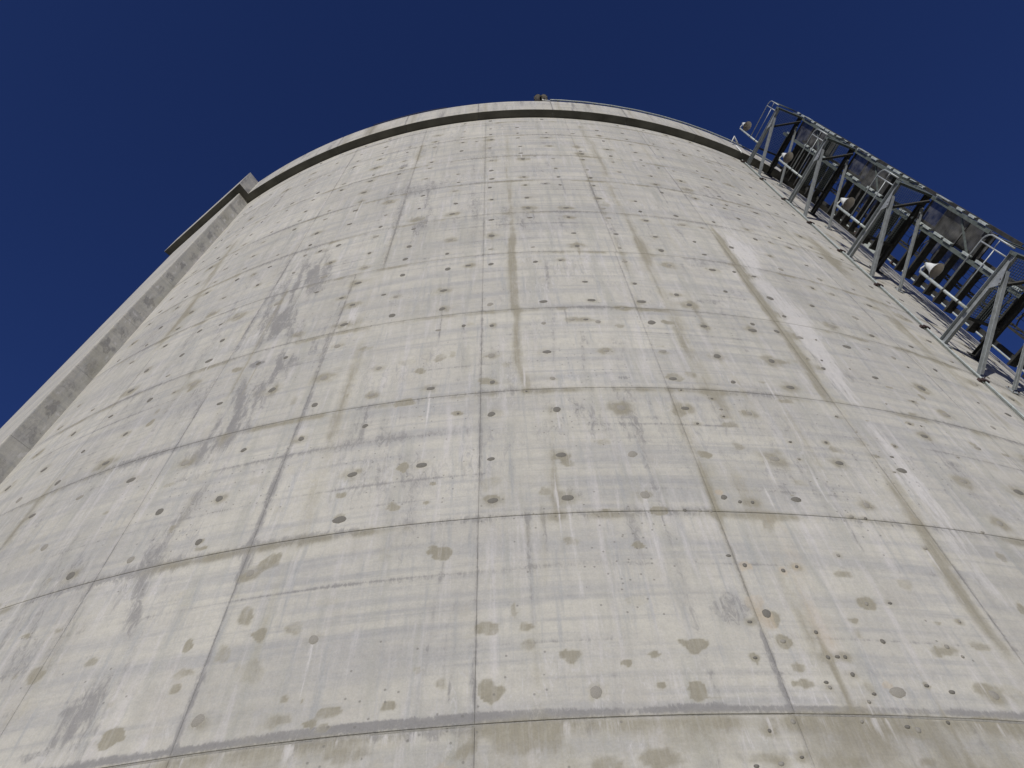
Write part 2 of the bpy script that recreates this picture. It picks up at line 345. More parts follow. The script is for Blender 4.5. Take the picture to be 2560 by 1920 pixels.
 ('w', 0.04, 0.6, [(-2.04, 6.75), (-1.96, 6.48)]),
 ('w', 0.05, 0.5, [(3.27, 7.22), (3.07, 6.62)]),
 ('w', 0.02, 0.9, [(1.11, 7.04), (1.12, 6.66)]),
 ('b', 0.29, 0.3, [(-1.3, 7.35), (-1.0, 6.63)]),
 ('g', 0.01, 0.4, [(2.3, 5.83), (2.13, 4.65), (1.93, 3.74)]),
 ('b', 0.24, 0.25, [(-0.09, 4.7), (-0.07, 3.79)]),
 ('b', 0.07, 0.6, [(6.27, 7.22), (6.22, 6.53), (6.19, 5.85), (6.23, 5.2), (6.24, 4.72)]),
 ('g', 0.03, 0.55, [(6.22, 6.36), (6.24, 5.76), (6.23, 5.2)]),
 ('g', 0.07, 0.9, [(6.13, 4.67), (6.17, 4.4), (6.18, 4.09), (6.21, 3.75)]),
 ('o', 0.23, 0.65, [(7.98, 6.56), (8.17, 6.24), (8.16, 5.73), (7.99, 5.17), (7.92, 4.64)]),
 ('b', 0.4, 0.5, [(7.64, 7.25), (7.84, 6.39), (7.82, 5.37), (7.82, 4.64), (7.86, 4.01), (8.04, 3.72)]),
 ('o', 0.14, 0.7, [(8.06, 4.69), (8.07, 4.51)]),
 ('b', 0.12, 0.5, [(7.41, 5.26), (7.52, 4.68)]),
 ('w', 0.03, 1.0, [(8.34, 7.27), (8.31, 6.87), (8.31, 6.57)]),
 ('w', 0.04, 0.7, [(10.35, 7.2), (10.41, 6.95), (10.57, 6.58)]),
 ('g', 0.04, 0.6, [(10.59, 6.55), (10.64, 6.32)]),
 ('b', 0.21, 1.0, [(13.38, 7.53), (13.35, 7.04), (13.29, 6.65), (13.19, 6.01), (13.03, 5.28), (13.14, 4.78), (13.36, 4.36)]),
 ('o', 0.15, 0.7, [(13.39, 6.97), (13.3, 6.52)]),
 ('w', 0.3, 0.7, [(14.08, 7.58), (14.41, 6.94), (14.21, 6.19), (14.4, 5.73), (14.69, 5.36)]),
 ('w', 0.09, 0.6, [(14.55, 7.62), (14.78, 6.82), (14.93, 5.93)]),
 ('g', 0.07, 0.4, [(14.35, 7.37), (14.32, 6.26), (14.04, 5.32)]),
 ('g', 0.42, 0.3, [(12.72, 6.11), (12.68, 5.42)]),
 ('b', 0.17, 0.5, [(16.66, 7.81), (16.72, 7.12), (17.03, 6.73)]),
 ('b', 0.15, 0.4, [(9.12, 5.4), (9.09, 4.89), (8.89, 4.54)]),
 ('b', 0.06, 0.3, [(7.21, 4.41), (7.45, 4.0), (7.68, 3.72)]),
 ('w', 0.03, 0.6, [(10.57, 4.65), (10.63, 4.15), (10.85, 3.73)]),
 ('w', 0.02, 0.5, [(7.76, 5.48), (8.0, 5.07)]),
 ('w', 0.02, 0.5, [(8.23, 4.13), (8.26, 3.84)]),
 ('b', 0.12, 0.5, [(8.06, 3.63), (8.12, 3.42)]),
 ('b', 0.28, 0.45, [(2.93, 3.47), (4.56, 3.45)]),
 ('b', 0.28, 0.4, [(6.45, 3.48), (6.52, 3.35)]),
 ('o', 0.08, 0.6, [(8.1, 3.85), (8.13, 3.72)]),
 ('b', 0.17, 0.35, [(9.18, 3.61), (9.71, 3.21)]),
 ('b', 0.42, 0.75, [(23.18, 14.31), (23.34, 13.4), (23.26, 12.66), (23.64, 12.03), (23.54, 11.18), (23.61, 10.17)]),
 ('b', 0.33, 0.5, [(21.17, 12.45), (21.28, 11.64), (21.75, 10.92)]),
 ('g', 0.44, 0.3, [(21.87, 12.45), (21.57, 11.2), (21.75, 10.19)]),
 ('b', 0.27, 0.5, [(21.78, 14.13), (22.22, 13.91)]),
 ('b', 0.17, 0.7, [(13.63, 12.16), (13.33, 10.7), (13.37, 9.83), (13.48, 9.12), (13.29, 8.23), (13.34, 7.76), (13.33, 7.09)]),
 ('w', 0.37, 0.8, [(14.98, 12.82), (14.93, 11.88), (14.79, 10.9), (14.64, 9.96), (14.76, 9.67)]),
 ('w', 0.28, 0.7, [(14.49, 9.03), (14.44, 8.38), (14.58, 7.97), (14.64, 7.52)]),
 ('w', 0.17, 0.4, [(15.61, 8.72), (15.65, 7.9), (15.59, 7.26)]),
 ('g', 0.13, 0.5, [(14.28, 11.37), (14.39, 10.59), (14.4, 9.66)]),
 ('g', 0.23, 0.5, [(17.14, 9.17), (16.96, 8.3), (17.08, 7.91), (16.8, 7.37)]),
 ('g', 0.24, 0.2, [(17.43, 11.73), (17.21, 10.72)]),
 ('b', 0.49, 0.6, [(17.23, 26.19), (17.56, 24.79)]),
 ('b', 0.2, 0.6, [(13.51, 19.08), (13.69, 18.45)]),
 ('b', 0.2, 0.9, [(13.77, 17.84), (13.79, 16.53), (13.65, 15.54), (13.55, 14.33), (13.56, 13.22), (13.44, 12.36)]),
 ('b', 0.67, 0.6, [(20.75, 20.11), (20.79, 18.88)]),
 ('b', 0.43, 0.6, [(22.91, 20.05), (23.01, 18.96), (23.26, 18.09)]),
 ('b', 0.39, 0.75, [(23.26, 18.09), (23.32, 16.85), (23.49, 15.5), (23.5, 14.26)]),
 ('w', 0.53, 0.7, [(14.98, 20.64), (15.25, 18.5), (15.18, 16.71), (15.15, 15.73)]),
 ('w', 0.39, 0.6, [(14.65, 15.23), (14.97, 13.59), (14.75, 12.53)]),
 ('b', 0.29, 0.35, [(14.2, 21.47), (14.22, 20.46)]),
 ('b', 0.08, 0.5, [(9.26, 12.98), (9.34, 12.05)]),
 ('g', 0.58, 0.25, [(17.16, 19.15), (18.45, 17.7)]),
 ('g', 0.4, 0.3, [(14.17, 14.75), (12.65, 13.55)]),
]
BLOTS=[
 ('b', -11.1, 4.02, 0.15, 0.12, 1.0), ('b', -13.11, 5.13, 0.13, 0.08, 0.6), ('b', -9.96, 5.09, 0.06, 0.08, 0.9), ('b', -7.8, 5.09, 0.09, 0.07, 0.7),
 ('b', -6.82, 5.09, 0.1, 0.08, 0.55), ('b', -9.79, 4.52, 0.08, 0.07, 0.7), ('b', -5.65, 3.88, 0.08, 0.05, 0.8), ('b', -5.24, 3.83, 0.07, 0.05, 0.6),
 ('b', -5.17, 4.0, 0.14, 0.07, 0.7), ('b', -6.32, 3.96, 0.17, 0.11, 0.5), ('b', -7.69, 4.58, 0.23, 0.12, 0.4), ('b', -5.98, 4.15, 0.05, 0.06, 0.6),
 ('b', -6.45, 4.2, 0.05, 0.05, 0.6), ('b', -7.43, 3.98, 0.38, 0.15, 0.25), ('b', -10.07, 4.06, 0.22, 0.11, 0.3), ('b', -11.68, 4.46, 0.07, 0.06, 0.5),
 ('b', -11.22, 6.91, 0.13, 0.1, 0.7), ('b', -8.62, 4.45, 0.1, 0.12, 0.25), ('g', -13.48, 3.99, 0.15, 0.08, 0.5), ('g', -13.04, 4.49, 0.11, 0.07, 0.5),
 ('b', -2.56, 6.03, 0.14, 0.13, 1.0), ('b', -3.56, 3.99, 0.15, 0.1, 0.75), ('b', -1.12, 3.99, 0.15, 0.15, 0.85), ('b', -1.15, 4.83, 0.1, 0.09, 0.7),
 ('b', 0.92, 4.43, 0.14, 0.13, 0.7), ('b', 2.44, 4.32, 0.07, 0.05, 0.9), ('b', -0.08, 4.82, 0.11, 0.09, 0.6), ('b', 2.96, 5.12, 0.12, 0.06, 0.5),
 ('b', 1.52, 4.01, 0.1, 0.11, 0.5), ('b', 3.17, 4.04, 0.08, 0.06, 0.8), ('b', -0.13, 4.6, 0.08, 0.07, 0.4), ('b', 1.41, 6.09, 0.11, 0.1, 0.5),
 ('b', -3.01, 4.4, 0.09, 0.07, 0.5), ('b', -0.45, 5.06, 0.04, 0.12, 0.6), ('b', -1.65, 4.98, 0.12, 0.22, 0.35), ('b', -4.32, 6.95, 0.11, 0.1, 0.7),
 ('b', -1.06, 6.94, 0.13, 0.08, 0.9), ('b', -6.39, 7.35, 0.1, 0.07, 0.6), ('b', -6.26, 6.92, 0.1, 0.08, 0.6), ('b', -1.65, 3.46, 0.17, 0.12, 0.5),
 ('b', -0.64, 3.5, 0.19, 0.09, 0.45), ('b', 0.34, 3.51, 0.26, 0.1, 0.35), ('b', 2.72, 3.3, 0.18, 0.1, 0.7), ('b', 1.63, 3.25, 0.16, 0.06, 0.5),
 ('b', -4.67, 3.52, 0.28, 0.08, 0.4), ('o', -2.24, 3.33, 0.15, 0.04, 0.6), ('g', 1.18, 3.6, 0.1, 0.07, 0.35), ('b', 4.42, 6.58, 0.14, 0.08, 0.8),
 ('b', 2.61, 6.61, 0.14, 0.04, 0.7), ('b', 4.34, 4.49, 0.16, 0.13, 0.9), ('b', 4.04, 4.01, 0.14, 0.12, 0.95), ('b', 4.36, 3.89, 0.09, 0.03, 0.5),
 ('b', 5.78, 4.35, 0.09, 0.12, 0.85), ('b', 6.72, 4.55, 0.08, 0.08, 0.8), ('o', 6.59, 4.87, 0.1, 0.12, 0.7), ('b', 6.8, 4.86, 0.09, 0.12, 0.7),
 ('o', 6.37, 5.09, 0.1, 0.09, 0.6), ('g', 5.58, 5.0, 0.17, 0.16, 0.55), ('b', 6.5, 4.05, 0.06, 0.05, 0.8), ('b', 6.84, 4.05, 0.08, 0.06, 0.8),
 ('o', 9.02, 4.05, 0.08, 0.05, 0.7), ('b', 10.1, 4.07, 0.07, 0.06, 0.7), ('b', 9.69, 5.12, 0.09, 0.08, 0.7), ('b', 9.09, 4.87, 0.09, 0.07, 0.75),
 ('b', 8.94, 4.68, 0.06, 0.1, 0.4), ('b', 11.26, 4.52, 0.19, 0.1, 0.7), ('b', 12.53, 4.61, 0.13, 0.05, 0.5), ('b', 11.62, 4.1, 0.17, 0.1, 0.5),
 ('b', 11.62, 4.9, 0.07, 0.04, 0.6), ('b', 9.57, 4.6, 0.07, 0.05, 0.5), ('b', 8.53, 4.03, 0.12, 0.09, 0.35), ('o', 6.5, 5.65, 0.09, 0.09, 0.7),
 ('o', 7.62, 5.58, 0.05, 0.07, 0.6), ('o', 6.64, 6.98, 0.06, 0.07, 0.7), ('o', 8.1, 5.65, 0.07, 0.08, 0.5), ('b', 8.93, 3.55, 0.13, 0.05, 0.5),
 ('b', 9.09, 3.25, 0.11, 0.04, 0.6), ('b', 4.36, 3.64, 0.11, 0.05, 0.5), ('b', 5.24, 3.28, 0.25, 0.06, 0.4), ('b', 6.75, 3.25, 0.31, 0.06, 0.35),
 ('b', 11.18, 3.7, 0.2, 0.05, 0.6), ('g', 3.99, 3.23, 0.07, 0.05, 0.5), ('b', -4.3, 7.79, 0.11, 0.11, 0.8), ('b', -3.53, 10.82, 0.22, 0.17, 0.6),
 ('b', -1.1, 9.89, 0.17, 0.11, 0.7), ('b', -1.06, 10.75, 0.15, 0.09, 0.7), ('b', -2.39, 9.03, 0.1, 0.07, 0.7), ('b', -8.78, 8.99, 0.1, 0.07, 0.6),
 ('b', -6.43, 7.35, 0.11, 0.09, 0.6), ('b', -10.06, 8.04, 0.11, 0.08, 0.5), ('b', -10.76, 12.38, 0.21, 0.19, 0.3), ('b', -6.2, 9.92, 0.15, 0.11, 0.5),
 ('b', -2.16, 7.66, 0.22, 0.22, 0.3), ('g', -12.88, 12.0, 0.16, 0.16, 0.9), ('b', -8.43, 8.17, 0.16, 0.15, 0.3), ('b', 6.62, 9.92, 0.15, 0.12, 0.7),
 ('b', 6.69, 10.79, 0.11, 0.08, 0.6), ('b', 6.8, 11.0, 0.11, 0.05, 0.5), ('b', 0.38, 9.52, 0.13, 0.1, 1.0), ('g', 4.44, 9.89, 0.14, 0.06, 0.5),
 ('b', 12.25, 10.82, 0.2, 0.11, 0.45), ('o', 6.62, 6.96, 0.08, 0.08, 0.7), ('b', 4.08, 6.92, 0.09, 0.08, 0.6), ('b', 2.96, 8.09, 0.15, 0.08, 0.5),
 ('g', 1.66, 6.95, 0.14, 0.1, 0.4), ('b', 5.51, 12.53, 0.16, 0.06, 0.8), ('b', 6.66, 7.8, 0.09, 0.06, 0.9), ('b', 2.95, 8.46, 0.16, 0.25, 0.25),
 ('g', 5.13, 8.72, 0.11, 0.06, 0.3), ('o', 7.32, 7.22, 0.15, 0.19, 0.25), ('b', 12.71, 10.9, 0.13, 0.1, 0.3), ('b', 14.54, 9.13, 0.12, 0.08, 0.8),
 ('b', 16.69, 9.28, 0.09, 0.06, 0.7), ('b', 18.11, 10.14, 0.12, 0.07, 0.6), ('b', 19.36, 9.05, 0.11, 0.06, 0.5), ('b', 19.49, 9.99, 0.08, 0.06, 0.6),
 ('b', 14.9, 8.48, 0.06, 0.05, 0.6), ('g', 13.7, 8.11, 0.08, 0.05, 0.7), ('g', 17.16, 8.24, 0.12, 0.06, 0.4), ('b', 19.31, 7.85, 0.09, 0.04, 0.5),
 ('b', 9.19, 6.98, 0.05, 0.04, 0.6), ('b', 18.38, 12.49, 0.18, 0.07, 0.4), ('b', 21.07, 12.61, 0.33, 0.07, 0.5), ('g', -8.52, 24.59, 0.13, 0.19, 0.7),
 ('g', 6.67, 24.7, 0.18, 0.12, 0.4), ('g', 3.02, 20.86, 0.13, 0.08, 0.8), ('b', 6.92, 19.08, 0.16, 0.18, 0.5), ('o', -10.7, 27.42, 0.39, 0.43, 0.3),
 ('g', -12.27, 17.73, 0.14, 0.08, 0.5),
]
EXTRA_HOLES=[(-6.45, 7.35), (-12.46, 6.05), (-9.97, 5.1), (-7.8, 5.09), (-6.8, 5.1), (-8.08, 4.84), (-5.15, 4.53), (-9.8, 4.53), (-11.69, 4.48), (-18.56, 7.68), (-5.65, 3.88), (-5.24, 3.83), (-5.22, 3.97), (-6.41, 7.35), (-4.32, 6.95), (-2.56, 6.03), (-0.45, 5.1), (-0.13, 4.6), (0.92, 4.44), (2.44, 4.32), (-3.03, 4.4), (2.71, 6.09), (3.03, 6.12), (2.38, 6.95), (3.2, 4.04), (-1.09, 5.65), (7.21, 6.79), (7.64, 6.79), (5.23, 6.6), (5.72, 6.59), (6.09, 6.59), (10.92, 6.62), (11.41, 6.61), (6.11, 5.8), (9.64, 5.87), (6.5, 5.65), (7.62, 5.58), (8.1, 5.65), (6.0, 4.81), (9.69, 5.12), (12.91, 6.13), (4.34, 4.49), (6.71, 4.56), (5.78, 4.35), (10.1, 4.07), (9.55, 4.6), (7.76, 4.37), (8.03, 4.38), (8.24, 4.38), (8.21, 4.17), (7.4, 4.07), (7.44, 4.01), (8.53, 3.95), (8.29, 3.86), (7.75, 4.69), (15.77, 6.62), (10.44, 5.15), (12.32, 4.95), (11.39, 4.58), (11.68, 4.46), (10.71, 4.01), (8.99, 3.61), (9.22, 3.58), (5.5, 3.55), (5.5, 3.23), (4.92, 3.21), (6.04, 3.29), (10.12, 3.67), (7.88, 3.65), (6.15, 3.64), (-23.61, 21.2), (-12.67, 17.86), (-17.5, 17.76), (-17.48, 14.81), (-12.84, 12.0), (-2.39, 9.03), (-10.06, 8.04), (-4.41, 7.8), (-6.41, 7.35), (-2.4, 12.03), (-2.35, 14.98), (-6.97, 14.0), (-17.48, 11.87), (-9.51, 14.28), (2.91, 14.99), (2.87, 12.02), (3.53, 12.02), (0.38, 9.53), (6.78, 9.53), (6.88, 8.58), (13.16, 12.08), (13.18, 15.04), (8.71, 13.32), (5.51, 12.53), (13.75, 11.07), (14.55, 11.1), (15.16, 11.98), (10.28, 8.24), (11.8, 8.32), (10.23, 7.82), (13.11, 9.12), (7.94, 9.31), (8.11, 9.01), (8.08, 8.81), (0.1, 28.46), (-2.32, 26.4), (-2.35, 14.98), (3.02, 20.86), (2.95, 15.01), (6.67, 24.7), (13.03, 23.65), (-0.36, 29.01), (2.64, 23.94), (15.19, 11.99), (13.76, 11.07), (14.54, 11.1), (15.83, 10.95), (18.23, 12.09), (19.97, 11.66), (16.28, 9.83), (18.06, 10.14), (16.65, 9.27), (17.21, 9.27), (14.88, 8.47), (14.35, 8.15), (13.7, 8.11), (13.93, 7.75), (13.54, 8.73), (13.12, 9.12), (22.95, 10.9), (17.75, 8.48), (17.69, 23.61), (16.54, 22.45), (16.46, 20.33), (18.17, 20.97), (13.12, 17.96), (15.45, 20.36), (18.03, 17.96), (18.15, 15.01), (13.17, 15.03), (12.04, 12.27)]

JZ = [3.72, 6.59, 9.58, 12.57, 15.54, 18.37, 21.27, 24.08, 26.93, 29.14]
K = R*math.pi/180               # metres of arc per degree
CH = {'b': 0, 'g': 1, 'w': 2, 'o': 3}
HOLES = []                      # (azimuth, height, radius, pale)
hr = random.Random(3)
for z0, z1 in zip(JZ, JZ[1:]+[29.8]):
    for d in (.3, 1.2, 2.37):
        if z0+d > z1-.1 or (z0 > 26 and d > 2.2): continue
        for n in range(-14, 15):
            ph = -1.05+2.565*n
            if ph < -27.6 or ph > 37 or (z0 < 4 and hr.random() < .75): continue
            if hr.random() < .16: continue
            HOLES.append((ph+hr.gauss(0, .05), z0+d+hr.gauss(0, .02), hr.uniform(.055, .09) if hr.random() < .85 else hr.uniform(.085, .10), hr.random() < (.8 if z0 < 4 else .32)))
for ph, z in EXTRA_HOLES:
    if z < 9 and ph < 4.5: continue
    HOLES.append((ph, z, hr.uniform(.020, .036) if z < 12 else hr.uniform(.045, .07), hr.random() < .3))

def marks(phi, z):
    """stain masks at wall points (azimuth in degrees, height)"""
    n = len(phi); m = np.zeros((n, 4)); arc = phi*K
    lo_p, hi_p, lo_z, hi_z = phi.min(), phi.max(), z.min(), z.max()
    wob = (fbm(arc*1.2, z*.9, 5)-.5)
    for t, w_, s_, pts in STREAKS:
        ps = np.array(pts); pad = w_/K+.6
        if ps[:, 0].max()+pad < lo_p or ps[:, 0].min()-pad > hi_p or ps[:, 1].max()+.8 < lo_z or ps[:, 1].min()-.8 > hi_z: continue
        if abs(ps[0, 1]-ps[-1, 1]) > abs(ps[0, 0]-ps[-1, 0])*.42:
            o = ps[np.argsort(ps[:, 1])]; x = np.interp(z, o[:, 1], o[:, 0])
            d = np.abs(arc - x*K + wob*min(.25, w_*.9))/(w_*.62+.012)
            e_ = sst(-.5, .15, np.minimum(z-o[0, 1], o[-1, 1]-z) + (fbm(arc*6, z*0+3, 9)-.5)*.9)
            br = .62+.75*fbm(arc*3, z*.7, 13)
        else:
            o = ps[np.argsort(ps[:, 0])]; y = np.interp(phi, o[:, 0], o[:, 1])
            d = np.abs(z - y + wob*w_*.5)/(w_*.62+.012)
            e_ = sst(-.6, .6, np.minimum(phi-o[0, 0], o[-1, 0]-phi)); br = .55+.8*fbm(arc*1.5, z*4, 13)
        if t == 'b' or t == 'o': v = s_*.72*np.exp(-(d*.8)**2)*e_*br*(.7+.6*fbm(arc*14, z*.35, 15, 2))
        elif t == 'g' and w_ > .24: v = s_*1.1*np.exp(-(d*.62)**2)*e_*np.clip(fbm(arc*7+z*.6, z*1.3, 17, 4)*3.4-1.0, 0, 1)
        else: v = s_*.8*np.exp(-d**2.2)*e_*br
        c = CH[t]; m[:, c] = 1-(1-m[:, c])*(1-np.clip(v, 0, .97))
    edge = (fbm(arc*3.1, z*3.1, 23, 5)-.5)*1.1+(fbm(arc*9, z*9, 29, 3)-.5)*.5
    for t, p0, z0, rx, ry, s_ in BLOTS:
        if p0+rx/K*2 < lo_p or p0-rx/K*2 > hi_p or z0+ry*2 < lo_z or z0-ry*2.4 > hi_z: continue
        d = np.sqrt(((phi-p0)*K/rx)**2 + ((z-z0)/ry)**2) + edge*2.1
        v = s_*sst(1.15, .65, d)*(1.15+.8*edge)
        c = CH[t]; m[:, c] = 1-(1-m[:, c])*(1-np.clip(v, 0, .97))
    # joints between lifts
    for i, j in enumerate(JZ):
        if abs(j-lo_z) > 1 and abs(j-hi_z) > 1: continue
        n1 = fbm(arc*.55+i*31, z*0+i, 33, 4); n2 = fbm(arc*1.4+i*7, z*0+i*3, 37, 4)
        wd = .05+.12*n1**2
        v = np.exp(-((z-j+.01)/wd)**2)*np.clip(-.05+1.15*n1, .12, 1); m[:, 1] = 1-(1-m[:, 1])*(1-np.clip(v*.85, 0, .9))
        v = np.exp(-((z-j+.06)/.11)**2)*np.clip(n2*2.4-.7, 0, 1); m[:, 0] = 1-(1-m[:, 0])*(1-np.clip(v*.8, 0, .9))
        dr = sst(0, -.05, z-j)*np.exp(np.minimum(z-j, 0)/(.12+.5*fbm(arc*9, z*0+i, 41, 2)**3))*np.clip(fbm(arc*11, z*0+i*5, 43, 2)*2-.8, 0, 1)
        m[:, 1] = 1-(1-m[:, 1])*(1-np.clip(dr*.55, 0, .9))
    # first joint: broad dark slurry line with pale run-offs, weathered brown pour beneath it
    if lo_z < 4.5:
        n1 = fbm(arc*.8, z*0, 53, 4); b0 = 3.735+.015*(n1-.5); h = .060+.045*n1
        v = sst(-.012, .008, z-b0)*sst(.03, -.02, z-b0-h)*np.clip(.45+1.0*fbm(arc*1.1, z*2, 57, 4), 0, 1)
        v = v*np.clip(.2+1.5*fbm(arc*1.3, z*0+9, 59, 4), 0, 1.1); m[:, 1] = 1-(1-m[:, 1])*(1-np.clip(v*1.2, 0, .97)); m[:, 2] *= 1-v*.5
        lowm = sst(3.75, 3.68, z); m[:, 0] = 1-(1-m[:, 0])*(1-lowm*np.clip(.10+.75*fbm(arc*.9, z*1.3, 61, 4), 0, .8))
        dr = lowm*sst(-.35, 0, z-3.7)*np.clip(fbm(arc*16, z*.6, 63, 2)*2.6-1.2, 0, 1); m[:, 2] = 1-(1-m[:, 2])*(1-dr*.8)
        dr = lowm*sst(-.6, 0, z-3.7)*np.clip(fbm(arc*20, z*.5, 67, 2)*2.6-1.35, 0, 1); m[:, 1] = 1-(1-m[:, 1])*(1-dr*.8)
    # form joints inside each lift (two faint lines)
    for i, j in enumerate(JZ[:-1]):
        for dd, s_ in ((.45, .35), (.90, .6), (1.5, .35), (1.95, .75), (2.5, .3)):
            y = j+dd
            if y < lo_z-.2 or y > hi_z+.2: continue
            v = np.exp(-((z-y)/.028)**2)*np.clip(fbm(arc*.5+i*9, z*0+dd*5, 71, 3)*2.6-.9, 0, 1)*s_
            m[:, 1] = 1-(1-m[:, 1])*(1-np.clip(v, 0, .9))
    # halos and short runs at the tie holes
    for ph, zz, rr, pale in HOLES:
        if ph < lo_p-1 or ph > hi_p+1 or zz < lo_z-.6 or zz > hi_z+.6: continue
        hsh = (math.sin(ph*91.7+zz*47.3)*43758.5) % 1
        if hsh > .72: continue
        k = 1.9+2.2*hsh; dx = (phi-ph)*K/(rr*k); dz = (z-zz)/(rr*k*.8)
        v = np.exp(-(dx**2+dz**2)**1.5*.7)*(.35+.5*hsh)*(.6+1.0*fbm(arc*8, z*8, 91, 2)); m[:, 0] = 1-(1-m[:, 0])*(1-np.clip(v, 0, .9))
        if hsh < .22:
            v = np.exp(-((phi-ph)*K/.03)**2)*sst(0, -.05, z-zz)*np.exp((z-zz).clip(-9, 0)/.35)*.6
            m[:, 1 if hsh < .12 else 2] = 1-(1-m[:, 1 if hsh < .12 else 2])*(1-np.clip(v, 0, .9))
    return np.clip(m, 0, 1)

def set_attrs(me, st, mk):
    a_ = me.attributes.new('st', 'FLOAT_VECTOR', 'POINT'); a_.data.foreach_set('vector', np.ascontiguousarray(st, dtype=np.float32).ravel())
    a_ = me.attributes.new('mk', 'FLOAT_COLOR', 'POINT'); a_.data.foreach_set('color', np.ascontiguousarray(mk, dtype=np.float32).ravel())
def grid_mesh(name, X, Y, Z, st, mk):
    """X,Y,Z: (nz, nx) arrays"""
    nz, nx = X.shape; me = bpy.data.meshes.new(name)
    co = np.stack([X, Y, Z], -1).reshape(-1, 3).astype(np.float32)
    idx = np.arange(nz*nx).reshape(nz, nx)
    q = np.stack([idx[:-1, :-1], idx[:-1, 1:], idx[1:, 1:], idx[1:, :-1]], -1).reshape(-1, 4).astype(np.int32)
    me.vertices.add(len(co)); me.vertices.foreach_set('co', co.ravel())
    me.loops.add(q.size); me.loops.foreach_set('vertex_index', q.ravel())
    me.polygons.add(len(q)); me.polygons.foreach_set('loop_start', np.arange(0, q.size, 4, dtype=np.int32))
    me.polygons.foreach_set('use_smooth', np.ones(len(q), dtype=bool))
    me.update(calc_edges=True); set_attrs(me, st, mk); me.materials.append(CONC); return me

# fine runs, drips and soft damp spots that start at joints and tie holes
q = random.Random(21)
for k in range(170):              # long faint warm or grey runs
    z1_ = q.choice(JZ[2:]); ln = q.uniform(1.2, 7); p_ = q.uniform(-27, 30)
    STREAKS.append((q.choice('bbbbgw'), q.uniform(.03, .20), q.uniform(.18, .48), [(p_, z1_), (p_+q.uniform(-.05, .05), max(3.75, z1_-ln))]))
for k in range(230):             # thin drips
    if q.random() < .5:
        ph_, z1_ = q.choice(HOLES)[:2]
    else: ph_, z1_ = q.uniform(-26, 28), q.choice(JZ[1:])
    STREAKS.append((q.choice('ggwwb'), q.uniform(.008, .03), q.uniform(.4, .9), [(ph_, z1_), (ph_, max(3.75, z1_-q.uniform(.3, 1.9)))]))
for k in range(120):             # scratchy grey or pale patches where the form face tore
    STREAKS.append((q.choice('ggw'), q.uniform(.25, .8), q.uniform(.15, .4), (lambda p_, z_, l_: [(p_, z_), (p_, z_-l_)])(q.uniform(-27, 30), q.uniform(5, 29), q.uniform(.4, 2.2))))
for k in range(100):
    z_ = q.uniform(3.9, 12.5); BLOTS.append(('b', q.uniform(-20, 22), z_, q.uniform(.06, .17), q.uniform(.05, .14), q.uniform(.3, .75)))
for k in range(36): BLOTS.append((q.choice('bg'), q.uniform(-27, 33), q.uniform(12, 29), q.uniform(.08, .35), q.uniform(.05, .16), q.uniform(.2, .5)))

# ------------------------------------------------------------------ the ground
def ground_mat():
    m = simple('worn_yard_asphalt', (.09, .088, .083), .9, 0, .3, .8); return m
g = MB(); n = 64; g.add([(0, 0, 0)]+[(1500*math.cos(2*math.pi*k/n), 1500*math.sin(2*math.pi*k/n), 0) for k in range(n)], [(0, 1+k, 1+(k+1) % n) for k in range(n)])
tag(g.build('ground', ground_mat()), kind='structure')

# ------------------------------------------------------------------ the round building
B = empty('concrete_silo_building')
tag(B, 'huge round pale concrete building, stained and seamed, rising to a projecting rim against blue sky', 'building')
# backing wall: full circle, a little behind the cast bays so that the joints between them are real grooves
def ring_mesh(name, prof, segs=720, a0=-180, a1=180, mkv=(0, .35, 0, 0)):
    """profile [(r,z)] swept round the axis"""
    ang = np.linspace(a0, a1, segs+1); pr = np.array(prof)
    A = np.radians(ang)[None, :]; r = pr[:, 0][:, None]; z = pr[:, 1][:, None]
    X = r*np.sin(A); Y = -r*np.cos(A); Z = z+EYE+0*A
    st = np.stack([ang[None, :]*K+0*z, z+0*A+pr[:, 0][:, None]-R, .5+0*X], -1)
    mk = np.zeros(X.shape+(4,)); mk[:] = mkv
    return grid_mesh(name, X, Y, Z, st, mk)
link('backing_wall', ring_mesh('backing_wall', [(R-.034, -EYE), (R-.034, 3.70), (R-.0135, 3.70), (R-.0135, 29.82)]), None, B)

